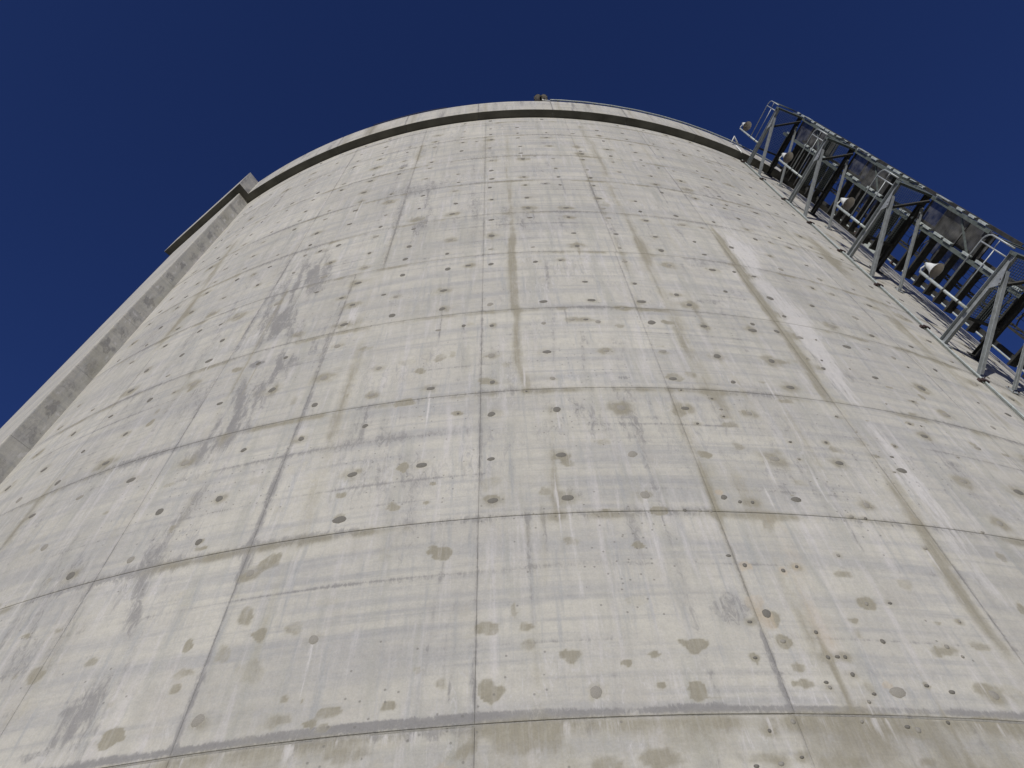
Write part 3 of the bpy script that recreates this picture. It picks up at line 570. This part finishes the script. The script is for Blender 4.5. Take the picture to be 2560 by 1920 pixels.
def bay(p0, p1, z0, z1, step, rad, gh, gv0, gv1, seed):
    ga0, ga1 = gv0/K/2, gv1/K/2
    a0, a1, b0, b1 = p0+ga0, p1-ga1, z0+gh/2, z1-gh/2
    nx = max(3, int((a1-a0)*K/step)); nz = max(3, int((b1-b0)/step))
    pa = np.linspace(a0, a1, nx+1); za = np.linspace(b0, b1, nz+1)
    be = .004                     # small bevel
    pa = np.concatenate([[a0, a0], [a0+be/K], pa[1:-1], [a1-be/K], [a1, a1]]); za = np.concatenate([[b0, b0], [b0+be], za[1:-1], [b1-be], [b1, b1]])
    PP, ZZ = np.meshgrid(pa, za)
    rr = np.full(PP.shape, rad) + (fbm(PP*K*.5, ZZ*.5, 77)-.5)*.007
    rr[1, :] -= be; rr[-2, :] -= be; rr[:, 1] -= be; rr[:, -2] -= be
    for s_ in ((0, slice(None)), (-1, slice(None)), (slice(None), 0), (slice(None), -1)): rr[s_] = (R-.040) if rad < R-.009 else (R-.017)
    A = np.radians(PP); X = rr*np.sin(A); Y = -rr*np.cos(A)
    mk = marks(PP.ravel(), ZZ.ravel()).reshape(PP.shape+(4,))
    # grime where the bay meets its vertical joint
    for q_, g_ in ((p0, gv0), (p1, gv1)):
        v = np.exp(-((PP-q_)*K/(.022+.035*fbm(ZZ*.8, PP*0+q_, 83, 3)))**2)*np.clip(fbm(ZZ*.7, PP*0+q_, 87, 3)*2.4-.75, 0, 1)*.62
        mk[..., 1] = 1-(1-mk[..., 1])*(1-np.clip(v, 0, .9))
    st = np.stack([PP*K, ZZ, np.full(PP.shape, seed)], -1)
    me = grid_mesh('concrete_panel', X, Y, ZZ+EYE, st, mk)
    return link('concrete_panel', me, None, B)

VJ_LOW = [-44.2, -36.9, -29.5, -22.1, -15.0, -9.16, -1.5, 6.27, 13.5, 21.0, 28.4, 35.8, 43.2]
VJ_UP = [-44.2, -36.9, -29.5, -22.1, -14.85, -7.5, -1.5, 6.4, 13.7, 21.0, 28.4, 35.8, 43.2]
lifts = [-EYE]+JZ+[29.80]
for i, (z0, z1) in enumerate(zip(lifts, lifts[1:])):
    VJ = VJ_LOW if i < 5 else VJ_UP
    for k, (p0, p1) in enumerate(zip(VJ, VJ[1:])):
        near = i < 3 and -26 < p0 < 27
        far = p0 < -30 or p0 > 35
        step = .13 if far else (.034 if near else (.045 if i < 5 else .055))
        if i == 0: step = .05
        sd_ = ((i*7+k*13) % 10)/9.
        rad = R if i > 0 else R-.014
        bay(p0, p1, z0, z1, step, rad-.003*((i*3+k*5) % 3)/2., .009 if i else .008, .003, .003, sd_)

# mortar-filled tie holes, slightly proud and uneven discs
def plug_mesh(seed):
    q = random.Random(seed); m = MB(); n = 12; ph = q.random()*6
    rim = [1+.16*math.sin(2*k/n*2*math.pi+ph)+q.uniform(-.09, .09) for k in range(n)]
    vs = []
    for rr, zz in ((1.0, -.6), (.86, .1)):
        vs += [(rim[k]*rr*math.cos(2*math.pi*k/n), rim[k]*rr*.86*math.sin(2*math.pi*k/n), zz) for k in range(n)]
    vs.append((0, 0, .2))
    m.add(vs, [(k, (k+1) % n, n+(k+1) % n, n+k) for k in range(n)] + [(n+k, n+(k+1) % n, 2*n) for k in range(n)], True)
    return m
PL = [plug_mesh(s_) for s_ in range(7)]
PLM = [(p_.mesh('tie_hole_plug', PLUG), p_.mesh('pale_tie_hole_plug', PLUGL)) for p_ in PL]
camp = Vector((0, -DIST, EYE))
order = sorted(HOLES, key=lambda h: -(h[2]/(P(h[0], R, h[1])-camp).length*max(.05, ((camp-P(h[0], R, h[1])).normalized()).dot(Vector((math.sin(math.radians(h[0])), -math.cos(math.radians(h[0])), 0))))))
restD, restL = MB(), MB()
for i, (ph, z, rr, pale) in enumerate(order):
    a_ = math.radians(ph); nrm = Vector((math.sin(a_), -math.cos(a_), 0)); tx = Vector((math.cos(a_), math.sin(a_), 0)); uz = Vector((0, 0, 1))
    c = P(ph, R+.003 if z > 3.7 else R-.009, z); M3 = Matrix((tx, uz, nrm)).transposed()
    if i < 250:
        o = bpy.data.objects.new('tie_hole_plug', PLM[i % 7][1 if pale else 0]); COL.objects.link(o); o.parent = B
        o.matrix_local = Matrix.Translation(c) @ M3.to_4x4() @ Matrix.Diagonal((rr, rr, .03, 1))
    else:
        t_ = PL[i % 7]; (restL if pale else restD).add([c + M3 @ Vector((v[0]*rr, v[1]*rr, v[2]*.03)) for v in t_.v], t_.f, True)
tag(restD.build('distant_tie_hole_plug', PLUG, B), kind='stuff'); tag(restL.build('distant_pale_tie_hole_plug', PLUGL, B), kind='stuff')

# buttress on the left: cast in the same lifts, side face turned to the camera
BP0, BP1, BR = -28.6, -39.3, 24.55
def chord(p_, a0, a1, r_):       # radius of the straight line joining two equal-radius corners
    m_ = (a0+a1)/2; return r_*math.cos(math.radians((a1-a0)/2))/np.cos(np.radians(p_-m_))
def buttress(z0, z1, sd_):
    h = .003; zz = np.array([z0+h, z0+h+.006]+list(np.linspace(z0+.07, z1-.07, max(3, int((z1-z0)/.07))))+[z1-h-.006, z1-h])
    path = []                    # (azimuth, radius, running length)
    L_ = 0; last = None
    fl = lambda p_: chord(p_, BP0, BP1, BR)
    pts = [(BP0, r_) for r_ in np.arange(R-.04, BR-.02, .035)] + [(BP0-.02, BR-.006)] + [(p_, fl(p_)) for p_ in np.linspace(BP0-.05, BP1, 60)] + [(BP1, r_) for r_ in (BR-.1, R-.04)]
    A = np.array([math.radians(p_[0]) for p_ in pts]); rad = np.array([p_[1] for p_ in pts])
    x = rad*np.sin(A); y = -rad*np.cos(A); s_ = np.concatenate([[0], np.cumsum(np.hypot(np.diff(x), np.diff(y)))])
    X, Z = np.meshgrid(x, zz); Y, _ = np.meshgrid(y, zz); S, _ = np.meshgrid(s_, zz)
    # recess the top and bottom edge into the joint
    mk = np.zeros(X.shape+(4,)); side = sst(.60, .52, S)
    n1 = fbm(S*1.6+7, Z*1.15, 101, 4); n2 = fbm(S*3+3, Z*3, 103, 4)
    mk[..., 1] = np.clip(side*(np.clip(n1*3.2-1.35, 0, 1)*.30+.06) + (1-side)*np.clip(n1*2-1, 0, 1)*.35, 0, .95)
    mk[..., 0] = np.clip(.35*np.clip(fbm(S+9, Z*.8, 107, 3)*3-1.3, 0, 1)+side*.14, 0, .9)
    n5 = fbm(S*7+3, Z*5, 109, 4); mk[..., 2] = side*np.clip(n5*5-3.0, 0, 1)*.9
    for q_, st_ in ((z0+.28, .6), (z0+1.35, .75), (z0+2.2, .55)):   # dark patches over the anchor pockets
        d = np.sqrt(((S-.30)/.20)**2+((Z-q_)/.26)**2)+(n5-.5)*2.6; mk[..., 1] = np.maximum(mk[..., 1], side*sst(1.1, .6, d)*st_)
    jn = np.exp(-((Z-z0)/.05)**2)+np.exp(-((Z-z1)/.05)**2); mk[..., 1] = np.maximum(mk[..., 1], jn*.15)
    st = np.stack([S+17.3-40, Z, np.full(X.shape, .5+.1*sd_)], -1)
    link('buttress_block', grid_mesh('buttress_block', X, Y, Z+EYE, st, mk), None, B)
for i, (z0, z1) in enumerate(zip(lifts, lifts[1:-1]+[29.80])): buttress(z0, z1, ((i*3) % 7)/6.)
link('buttress_core', ring_mesh('buttress_core', [(R-.1, -EYE), (BR-.14, -EYE), (BR-.14, 29.8), (R-.1, 29.8)], 20, BP1+.08, BP0-.08), None, B)

# projecting rim: dark soffit underneath, upright parapet face, follows the buttress out
ZT, ZP = 29.80, 31.42
def rim(p0, p1, rad, rin, name, ends=(False, False), flat=False):
    n = max(6, int(abs(p1-p0)*K/.09)); ang = np.linspace(p0, p1, n+1)
    zf = np.concatenate([[ZT, ZT+.02], np.linspace(ZT+.1, ZP-.05, 15), [ZP-.012]])
    prof = [(rad-.05, ZT+.004), (rad-.012, ZT)]+[(rad, z_) for z_ in zf[1:]]+[(rad-.012, ZP), (rad-.35, ZP), (rad-.35, ZT+.3)]
    pr = np.array(prof); A = np.radians(ang)[None, :]; z = pr[:, 1][:, None]
    fr = (chord(ang, p0, p1, rad)-rad if flat else 0*ang)[None, :]; r = pr[:, 0][:, None]+fr
    X = r*np.sin(A); Y = -r*np.cos(A); Z = z+EYE+0*A; PH = ang[None, :]+0*z; ZZ = z+0*A; RR = r-fr
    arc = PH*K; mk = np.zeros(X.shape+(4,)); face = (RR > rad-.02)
    n1 = fbm(arc*.9, ZZ*.5, 111, 4); n2 = fbm(arc*3.2, ZZ*.35, 113, 3)
    mk[..., 0] = np.clip(n1*2.6-1.2, 0, 1)*.55+np.clip(n2*3-1.9, 0, 1)*.4
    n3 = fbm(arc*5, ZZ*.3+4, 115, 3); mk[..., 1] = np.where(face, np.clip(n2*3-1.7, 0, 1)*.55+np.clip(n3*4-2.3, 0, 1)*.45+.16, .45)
    for q_ in (-24.3, -16.9, -9.6, -2.2, 5.2, 12.7, 20.1, 27.6):   # parapet joints with rust-brown runs
        v = np.exp(-((PH-q_)*K/.05)**2)*.8+np.exp(-((PH-q_-.5)*K/.16)**2)*.35; mk[..., 1] = np.maximum(mk[..., 1], v*face*.7)
        mk[..., 0] = np.maximum(mk[..., 0], np.exp(-((PH-q_-.7)*K/.22)**2)*.6*face)
    for q_ in (7.0, 7.35): mk[..., 1] = np.maximum(mk[..., 1], np.exp(-((PH-q_-(ZP-ZZ)*.12)*K/.035)**2)*face)
    st = np.stack([arc+5, ZZ+(rad-RR), .6+0*arc], -1)
    o = link(name, grid_mesh(name, X, Y, Z, st, np.clip(mk, 0, 1)), None, B)
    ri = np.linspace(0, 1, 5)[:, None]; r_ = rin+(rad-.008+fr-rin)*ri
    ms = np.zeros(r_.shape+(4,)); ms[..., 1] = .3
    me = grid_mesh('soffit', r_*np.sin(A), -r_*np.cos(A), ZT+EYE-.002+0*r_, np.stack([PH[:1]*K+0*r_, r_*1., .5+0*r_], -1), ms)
    me.materials.clear(); me.materials.append(SOFFIT_DARK); link('soffit', me, None, B)
    for e_, flip in zip(ends, (0, -1)):
        if e_:
            a_ = math.radians(ang[flip]); r0, r1 = rad-.9, rad
            rs = np.linspace(r0, r1, 12); zs = np.linspace(ZT, ZP, 18); RR_, ZZ_ = np.meshgrid(rs, zs)
            nn = fbm(RR_*5, ZZ_*2.2, 121, 4); mk2 = np.zeros(RR_.shape+(4,)); mk2[..., 1] = np.clip(nn*3-1.1, 0, 1)*.8+.1; mk2[..., 2] = np.clip(fbm(RR_*6, ZZ_*3, 125, 3)*4-2.4, 0, 1)*.7
            st2 = np.stack([RR_*1., ZZ_, .5+0*RR_], -1)
            link('parapet_end', grid_mesh('parapet_end', RR_*math.sin(a_), -RR_*math.cos(a_), ZZ_+EYE, st2, np.clip(mk2, 0, 1)), None, B)
edges = [-27.9]+[-24.3, -16.9, -9.6, -2.2, 5.2, 12.7, 20.1, 27.6, 35.0, 42.4]
for p0, p1 in zip(edges, edges[1:]): rim(p0+.012, p1-.012, 24.325, R-.05, 'parapet')
rim(42.41, 320.4-.03, 24.325, R-.05, 'parapet')
rim(-39.95, -27.9, 24.86, R-.05, 'parapet', (False, True), True)
# roof: shallow dome behind the rim
link('roof_dome', ring_mesh('roof_dome', [(23.98*math.cos(t_), 29.9+5.5*math.sin(t_)) for t_ in np.linspace(0, 1.57, 14)], 96), None, B)

# ------------------------------------------------------------------ steel access tower on the right
PM = math.radians(23.0)
ER = Vector((math.sin(PM), -math.cos(PM), 0)); ET = Vector((math.cos(PM), math.sin(PM), 0)); EZ = Vector((0, 0, 1))
def Q(r, t, z): return ER*r + ET*t + EZ*(z+EYE)
def rwall(t, rad=R): return math.sqrt(rad*rad-t*t)
TN, TF = 1.34, 2.42
LV = [29.35, 24.45, 19.40, 14.12, 8.85]
WORDS = ['topmost steel bracket platform under the concrete rim', 'second steel bracket platform from the top', 'third steel bracket platform from the top',
         'lowest steel bracket platform in view, at the right edge', 'steel bracket platform just below the picture edge']
def platform(z, label):
    root = empty('bracket_platform', Q(24, TN, z)); tag(root, label+', grey beam, strut and railing', 'platform', 'bracket platforms up the right of the building')
    for t, mat, lab in ((TN, GALV, None), (TF, DARK, 'dark beam on the far side')):  # far beam is of darker steel than the near one
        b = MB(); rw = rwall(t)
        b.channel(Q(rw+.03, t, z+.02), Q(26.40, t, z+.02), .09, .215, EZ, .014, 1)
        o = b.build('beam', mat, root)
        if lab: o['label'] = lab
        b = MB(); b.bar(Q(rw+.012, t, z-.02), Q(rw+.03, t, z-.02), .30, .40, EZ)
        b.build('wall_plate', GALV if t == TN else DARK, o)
        s_ = MB(); zz = z-1.50
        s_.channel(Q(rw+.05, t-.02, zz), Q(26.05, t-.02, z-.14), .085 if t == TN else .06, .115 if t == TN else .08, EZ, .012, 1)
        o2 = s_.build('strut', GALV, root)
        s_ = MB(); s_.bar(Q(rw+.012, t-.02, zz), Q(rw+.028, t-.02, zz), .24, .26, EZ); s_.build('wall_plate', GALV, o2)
        s_ = MB()
        for k in (-1, 1):
            for j in (-1, 1): s_.tube([Q(rw+.02, t-.02+k*.08, zz+j*.09), Q(rw+.055, t-.02+k*.08, zz+j*.09)], .014, 6)
        for j in (0, 1): s_.tube([Q(25.78+j*.09, t-.10, z-.28+j*.06), Q(25.78+j*.09, t-.07, z-.28+j*.06)], .014, 6)
        s_.build('bolts', RUST, o2)
        g_ = MB(); g_.hexa([Q(25.76, t-.085, z-.31), Q(26.12, t-.085, z-.15), Q(26.12, t-.07, z-.15), Q(25.76, t-.07, z-.31), Q(25.55, t-.085, z-.09), Q(26.34, t-.085, z-.09), Q(26.34, t-.07, z-.09), Q(25.55, t-.07, z-.09)])
        if t == TN: g_.build('gusset', GALV, root)
    b = MB(); b.bar(Q(26.44, TN-.05, z+.02), Q(26.44, TF+.05, z+.02), .07, .24, EZ); b.build('end_beam', OLIVE, root)
    b = MB(); b.bar(Q(25.72, TN+.03, z-.20), Q(26.30, TF, z-.20), .07, .07, EZ); b.build('brace', DARK, root)
    b = MB(); b.bar(Q(24.75, TN+.05, z-.02), Q(24.75, TF-.05, z-.02), .06, .1, EZ); b.build('cross_beam', DARK, root)
    # open grating between the beams
    b = MB(); n_ = 26
    for k in range(n_):
        r_ = 24.78+(26.36-24.78)*k/(n_-1); b.bar(Q(r_, TN+.05, z+.155), Q(r_, TF-.05, z+.155), .006, .03, EZ)
    for k in range(15):
        t_ = TN+.06+(TF-TN-.12)*k/14; b.bar(Q(24.76, t_, z+.172), Q(26.38, t_, z+.172), .006, .012, EZ)
    tag(b.build('floor_grating', OLIVE, root), kind='stuff')
    # railing along the near side: bent hoop, mid rail, uprights
    b = MB(); h = 1.12; arc_ = [Q(26.32+.22*math.sin(x_), TN-.02, z+h-.22*(1-math.cos(x_))) for x_ in np.linspace(0, math.pi/2, 7)]
    b.tube([Q(24.93, TN-.02, z+h)]+arc_+[Q(26.54, TN-.02, z+.1)], .021, 8); b.build('top_rail', GALV, root)
    b = MB(); b.tube([Q(24.93, TN-.02, z+.58), Q(26.30, TN-.02, z+.58)], .016, 8); b.build('mid_rail', GALV, root)
    for r_ in (26.30,):
        b = MB(); b.tube([Q(r_, TN-.02, z+.12), Q(r_, TN-.02, z+h)], .019, 8); b.build('railing_post', GALV, root)
    b = MB(); b.tube([Q(26.3, TN-.02, z+.62), Q(26.54, TN-.02, z+.62)], .013, 6); b.build('railing_tie', GALV, root)
    b = MB(); arc2 = [Q(26.54, TN+.25+.0*x_, z+h-.22) for x_ in (0,)]
    b.tube([Q(26.54, TN+.02, z+h-.3), Q(26.54, TF, z+h-.3)], .018, 8); b.tube([Q(26.54, TN+.02, z+.5), Q(26.54, TF, z+.5)], .014, 8); b.build('outer_rail', OLIVE, root)
    return root
for z, l in zip(LV, WORDS): platform(z, l)

def lamp(z, label, base=None, s=.74, rr=24.93, tt=TN-.06, zt=2.45):
    """pole with a bell shade hanging mouth down"""
    root = empty('yard_lamp', base if base else Q(rr, tt, z)); tag(root, label, 'lamp', 'bell lamps on steel poles')
    b = MB()
    top = Q(rr, tt, z+zt)
    b.tube([Q(rr, tt, z+.05), top], .038, 10); b.build('pole', PALE, root)
    b = MB()
    for k in (.35, 1.0): b.tube([Q(rr, tt, z+k), Q(rr, tt, z+k+.05)], .048, 10)
    b.build('pole_clamp', DARK, root)
    c = top + ET*.02 + ER*.24 - EZ*.12
    b = MB(); b.tube([top, top+EZ*.05+ER*.08, c+EZ*.10], .022, 8); b.build('arm', WHITE, root)
    prof = [(.06, .10), (.09, .07), (.115, .0), (.135, -.08), (.16, -.15), (.215, -.24), (.285, -.33), (.30, -.35)]
    tilt = Matrix.Rotation(math.radians(17), 3, ER)
    def lathe(pf, name, mat, par, inner=False):
        m = MB(); n_ = 24; vs = []
        for r_, z_ in pf: vs += [c + tilt @ Vector((r_*s*math.cos(2*math.pi*k/n_), r_*s*math.sin(2*math.pi*k/n_), z_*s)) for k in range(n_)]
        fs = [(i*n_+k, i*n_+(k+1) % n_, (i+1)*n_+(k+1) % n_, (i+1)*n_+k) for i in range(len(pf)-1) for k in range(n_)]
        if not inner: fs.append(tuple(range(n_)))
        m.add(vs, fs, True); return m.build(name, mat, par)
    sh = lathe(prof, 'lamp_shade', WHITE, root)
    lathe([(.29, -.345), (.205, -.235), (.15, -.14), (.12, -.08), (.0, -.06)], 'reflector', BEIGE, sh, True)
    lathe([(.001, -.22), (.045, -.20), (.055, -.16), (.045, -.11), (.03, -.07)], 'bulb', GLASS, sh, True)
    lathe([(.06, .16), (.075, .13), (.075, .02), (.0, .02)], 'cap', PALE, root)
    return root
LW = ['white bell lamp on the topmost platform, silhouetted against the sky above the rim', 'white bell lamp on the pole of the second platform, before the concrete rim',
      'white bell lamp on the pole of the third platform, above a short white pipe', 'white bell lamp nearest the right edge, on the pole of the lowest platform in view', 'white bell lamp on the platform below the picture edge']
for z, l, zt in zip(LV, LW, (2.5, 2.35, 2.05, 2.15, 2.2)): lamp(z, l, zt=zt)

# vertical rack at the far side of the platforms: posts, clips, plates and mesh panels
T0 = TF+.10
rack = empty('steel_rack', Q(25, T0, -EYE)); tag(rack, 'tall dark steel rack with cross plates and mesh panels behind the bracket platforms', 'rack')
for r_, t_, za, zb, mat in ((26.42, T0, 16.5, 30.3, OLIVE), (26.42, T0, 4.2, 14.3, OLIVE), (25.58, T0, 4.2, 30.2, OLIVE), (25.58, T0+1.0, 4.2, 30.2, DARK), (26.42, T0+1.0, 16.4, 30.2, DARK), (26.42, T0+1.0, 4.2, 14.0, DARK), (24.35, T0+.3, 4.2, 30.0, DARK)):
    b = MB(); b.channel(Q(r_, t_, za), Q(r_, t_, zb), .09, .10, ER, .012, 1); b.build('post', mat, rack)
cl = MB(); cl.bar(Vector((0, 0, -.17)), Vector((0, 0, .17)), .10, .05, (0, 1, 0)); cl.bar(Vector((0, .03, -.2)), Vector((0, .03, .2)), .06, .015, (0, 1, 0)); clm = cl.mesh('clip', PALE)
rc = random.Random(11); rot = Matrix((ET, ER, EZ)).transposed().to_4x4()
for r_, lo, hi in ((26.52, 4.4, 14.0), (26.52, 16.9, 30.1), (25.68, 4.4, 29.9)):
    z = lo
    while z < hi:
        if rc.random() < .82:
            o = bpy.data.objects.new('clip', clm); COL.objects.link(o); o.parent = rack
            o.matrix_local = Matrix.Translation(Q(r_, T0-.03+rc.uniform(-.02, .02), z)-rack.location) @ rot @ Matrix.Diagonal((1, 1, rc.uniform(.7, 1.25), 1))
        z += .5*rc.uniform(.85, 1.2)
pm = MB(); pm.bar(Vector((24.2, 0, 0)), Vector((25.56, 0, 0)), .26, .035, (0, 0, 1)); pm.bar(Vector((24.2, -.13, -.02)), Vector((25.56, -.13, -.02)), .012, .07, (0, 0, 1)); pmm = pm.mesh('cross_plate', DARK)
rot2 = Matrix((ER, ET, EZ)).transposed().to_4x4(); z = 4.6
while z < 30.0:
    if all(abs(z-l) > .22 for l in LV):
        o = bpy.data.objects.new('cross_plate', pmm); COL.objects.link(o); o.parent = rack
        o.matrix_local = Matrix.Translation(ET*(T0+.18+rc.uniform(-.03, .03))+EZ*(z+EYE)-rack.location) @ rot2
    z += .55
WIREM = simple('rusty_grey_wire', (.095, .095, .088), .7, .1, .85, 4)
for lz in LV:
    for (t_, ra, rb, za, zb) in ((T0+.06, 25.64, 26.36, lz-1.95, lz-.12), (T0+.55, 25.62, 26.38, lz-2.5, lz-.3), (T0+1.0, 25.0, 26.3, lz-1.9, lz-.1)):
        b = MB(); n_ = int((rb-ra)/.03)
        for k in range(n_+1): b.bar(Q(ra+(rb-ra)*k/n_, t_, za), Q(ra+(rb-ra)*k/n_, t_, zb), .013, .006, ET)
        n_ = int((zb-za)/.045)
        for k in range(n_+1): b.bar(Q(ra, t_+.008, za+(zb-za)*k/n_), Q(rb, t_+.008, za+(zb-za)*k/n_), .016, .006, ET)
        b.bar(Q(ra-.02, t_, za-.02), Q(rb+.02, t_, za-.02), .04, .04, EZ); b.bar(Q(ra-.02, t_, zb+.02), Q(rb+.02, t_, zb+.02), .05, .05, EZ)
        b.build('mesh_panel', WIREM, rack)
    b = MB(); b.bar(Q(25.6, T0+.1, lz-2.75), Q(26.4, T0+.1, lz-2.75), .12, .22, EZ); b.build('cross_beam', DARK, rack)
    b = MB(); b.bar(Q(24.2, T0+1.05, lz), Q(26.4, T0+1.05, lz), .08, .2, EZ); b.build('cross_beam', DARK, rack)
    b = MB(); b.bar(Q(25.62, T0+.05, lz-2.7), Q(26.4, T0+.05, lz-1.5), .05, .03, ET); b.build('diagonal', OLIVE, rack)

for lz in LV:                    # broad pale splice plates on the outer post, just below each level
    b = MB(); b.bar(Q(26.56, T0-.05, lz-.95), Q(26.56, T0-.05, lz-.30), .16, .02, ER); b.build('splice_plate', PALE, rack)
# caged ladder beyond the rack
lad = empty('caged_ladder', Q(24.6, T0+1.75, -EYE)); tag(lad, 'dark caged ladder fixed to the wall behind the steel rack', 'ladder')
lt = T0+1.75; rl = 24.55
for k in (-1, 1):
    b = MB(); b.bar(Q(rl, lt+k*.23, 4.5), Q(rl, lt+k*.23, 30.6), .02, .06, ER); b.build('side_rail', DARK, lad)
b = MB(); b.tube([Vector((-.23, 0, 0)), Vector((.23, 0, 0))], .012, 6); rm = b.mesh('rung', DARK)
rot3 = Matrix((ET, ER, EZ)).transposed().to_4x4()
for k in range(86):
    o = bpy.data.objects.new('rung', rm); COL.objects.link(o); o.parent = lad; o.matrix_local = Matrix.Translation(Q(rl, lt, 4.7+.3*k)-lad.location) @ rot3
b = MB(); pts = [Vector((.35*math.cos(x_), .35+.36*math.sin(x_)-.0, 0)) for x_ in np.linspace(-.6, math.pi+.6, 17)]
for p_, q_ in zip(pts, pts[1:]): b.bar(p_, q_, .008, .05, (0, 0, 1))
hm = b.mesh('cage_hoop', DARK)
for k in range(34):
    o = bpy.data.objects.new('cage_hoop', hm); COL.objects.link(o); o.parent = lad; o.matrix_local = Matrix.Translation(Q(rl, lt, 6.9+.7*k)-lad.location) @ rot3
for x_ in (0, .6, 1.2, 1.57+.4, 2.5, 3.14):
    b = MB(); q_ = Q(rl+.35+.36*math.sin(x_), lt+.35*math.cos(x_), 6.9); b.bar(q_, q_+EZ*23.2, .035, .006, ER); b.build('cage_strap', DARK, lad)

# pipes clipped to the wall
def wall_pipe(phi, rad, z0, z1, r_, label, mat, clipstep, off=0):
    root = empty('wall_conduit', P(phi, rad, z0)); tag(root, label, 'pipe')
    b = MB(); zs = np.linspace(z0, z1, 12); b.tube([P(phi+.05*math.sin(z_*1.7+off), rad, z_) for z_ in zs], r_, 8); b.build('pipe', mat, root)
    z_ = z0+.9+off
    c_ = MB(); c_.bar(Vector((-.09, 0, 0)), Vector((.09, 0, 0)), r_*2+.07, .09, (0, 0, 1)); cm = c_.mesh('clamp', RUST)
    a_ = math.radians(phi); rm_ = Matrix((Vector((math.cos(a_), math.sin(a_), 0)), Vector((math.sin(a_), -math.cos(a_), 0)), EZ)).transposed().to_4x4()
    while z_ < z1:
        o = bpy.data.objects.new('clamp', cm); COL.objects.link(o); o.parent = root; o.matrix_local = Matrix.Translation(P(phi, rad-.015, z_)-root.location) @ rm_; z_ += clipstep
    return root
wall_pipe(25.80, R+.045, 4, 30.0, .024, 'thin grey conduit clamped to the wall just left of the bracket feet', PALE, 2.45)
wall_pipe(25.62, R+.028, 4, 29.6, .010, 'very thin dark cable running down the wall beside the grey conduit', OLIVE, 2.45)
wall_pipe(38.1, R+.17, 4, 29.5, .028, 'bright pipe standing off the wall at its right horizon', PALE, 3.1, .5)
# pipe along the top of the rim, right half
root = empty('rim_cable', P(5, 24.3, ZP)); tag(root, 'thin grey pipe along the top of the rim, right of the roof floodlight', 'pipe')
b = MB(); b.tube([P(p_, 24.375, ZP+.07+.015*math.sin(p_*2.3)) for p_ in np.linspace(5.2, 33, 70)], .028, 6); b.build('pipe', PALE, root)
b = MB()
for p_ in np.arange(6, 33, 1.9): b.bar(P(p_, 24.35, ZP-.03), P(p_, 24.35, ZP+.09), .05, .05, (1, 0, 0))
tag(b.build('pipe_support', OLIVE, root), kind='stuff')
root = empty('rim_cable', P(-8, 24.3, ZP)); tag(root, 'short dark cable lying on the rim left of its highest point', 'cable')
b = MB(); b.tube([P(p_, 24.35, ZP+.03+.02*math.sin(p_*1.3)) for p_ in np.linspace(-13.5, -5.5, 30)], .014, 6); b.build('cable', DARK, root)

# twin lamp on the rim
root = empty('roof_floodlight', P(4.3, 24.35, ZP)); tag(root, 'small twin bell floodlight standing on the highest point of the rim', 'floodlight')
for k in (-1, 1):
    c = P(4.25+k*.30, 24.40, ZP+.42); m = MB(); n_ = 16; pf = [(.04, .26), (.08, .2), (.11, .02), (.17, -.2), (.18, -.24)]
    vs = [c + Vector((r_*math.cos(2*math.pi*j/n_), r_*math.sin(2*math.pi*j/n_), z_)) for r_, z_ in pf for j in range(n_)]
    m.add(vs, [(i*n_+j, i*n_+(j+1) % n_, (i+1)*n_+(j+1) % n_, (i+1)*n_+j) for i in range(4) for j in range(n_)]+[tuple(range(n_))], True); sh = m.build('lamp_shade', PALE, root)
    m = MB(); m.add([c+Vector((.16*math.cos(2*math.pi*j/n_), .16*math.sin(2*math.pi*j/n_), -.18)) for j in range(n_)], [tuple(range(n_))], False); m.build('reflector', BEIGE, sh)
b = MB(); b.tube([P(4.5, 24.36, ZP), P(4.15, 24.36, ZP+1.15)], .03, 8); b.build('pole', WHITE, root)
b = MB(); b.tube([P(3.8, 24.38, ZP+.66), P(4.8, 24.38, ZP+.66)], .018, 8); b.build('cross_arm', GALV, root)
b = MB(); b.tube([P(4.6, 24.36, ZP+.05), P(5.1, 24.33, ZP+.13), P(5.3, 24.3, ZP+.08)], .018, 6); b.build('cable', WHITE, root)
# short white pipe and fitting below the topmost lamp
root = empty('pipe_bracket', P(25.1, 24.05, 29.9)); tag(root, 'short white pipe with a fitting at the rim, left of the topmost bracket foot', 'bracket')
b = MB(); b.tube([P(25.1, 24.34, 29.5), P(25.1, 24.40, 30.4)], .03, 8); b.build('pipe', WHITE, root)
b = MB(); b.tube([P(25.0, 24.42, 30.95), P(25.2, 24.62, 31.25), P(25.9, 24.40, 31.0)], .035, 8); b.build('fitting', WHITE, root)

root = empty('pale_block', P(37.4, 24.15, 24.9)); tag(root, 'small pale block on the wall at its right horizon, behind the bracket platforms', 'box')  # added block standing in for the far end of the rim
a_ = math.radians(37.4); b = MB(); b.bar(P(37.4, 24.14, 24.5), P(37.4, 24.14, 25.4), .55, .28, (math.sin(a_), -math.cos(a_), 0)); b.build('block_body', PALE, root)
b = MB(); b.bar(P(37.4, 24.14, 24.47), P(37.4, 24.14, 24.5), .60, .32, (math.sin(a_), -math.cos(a_), 0)); b.build('block_base', GALV, root)
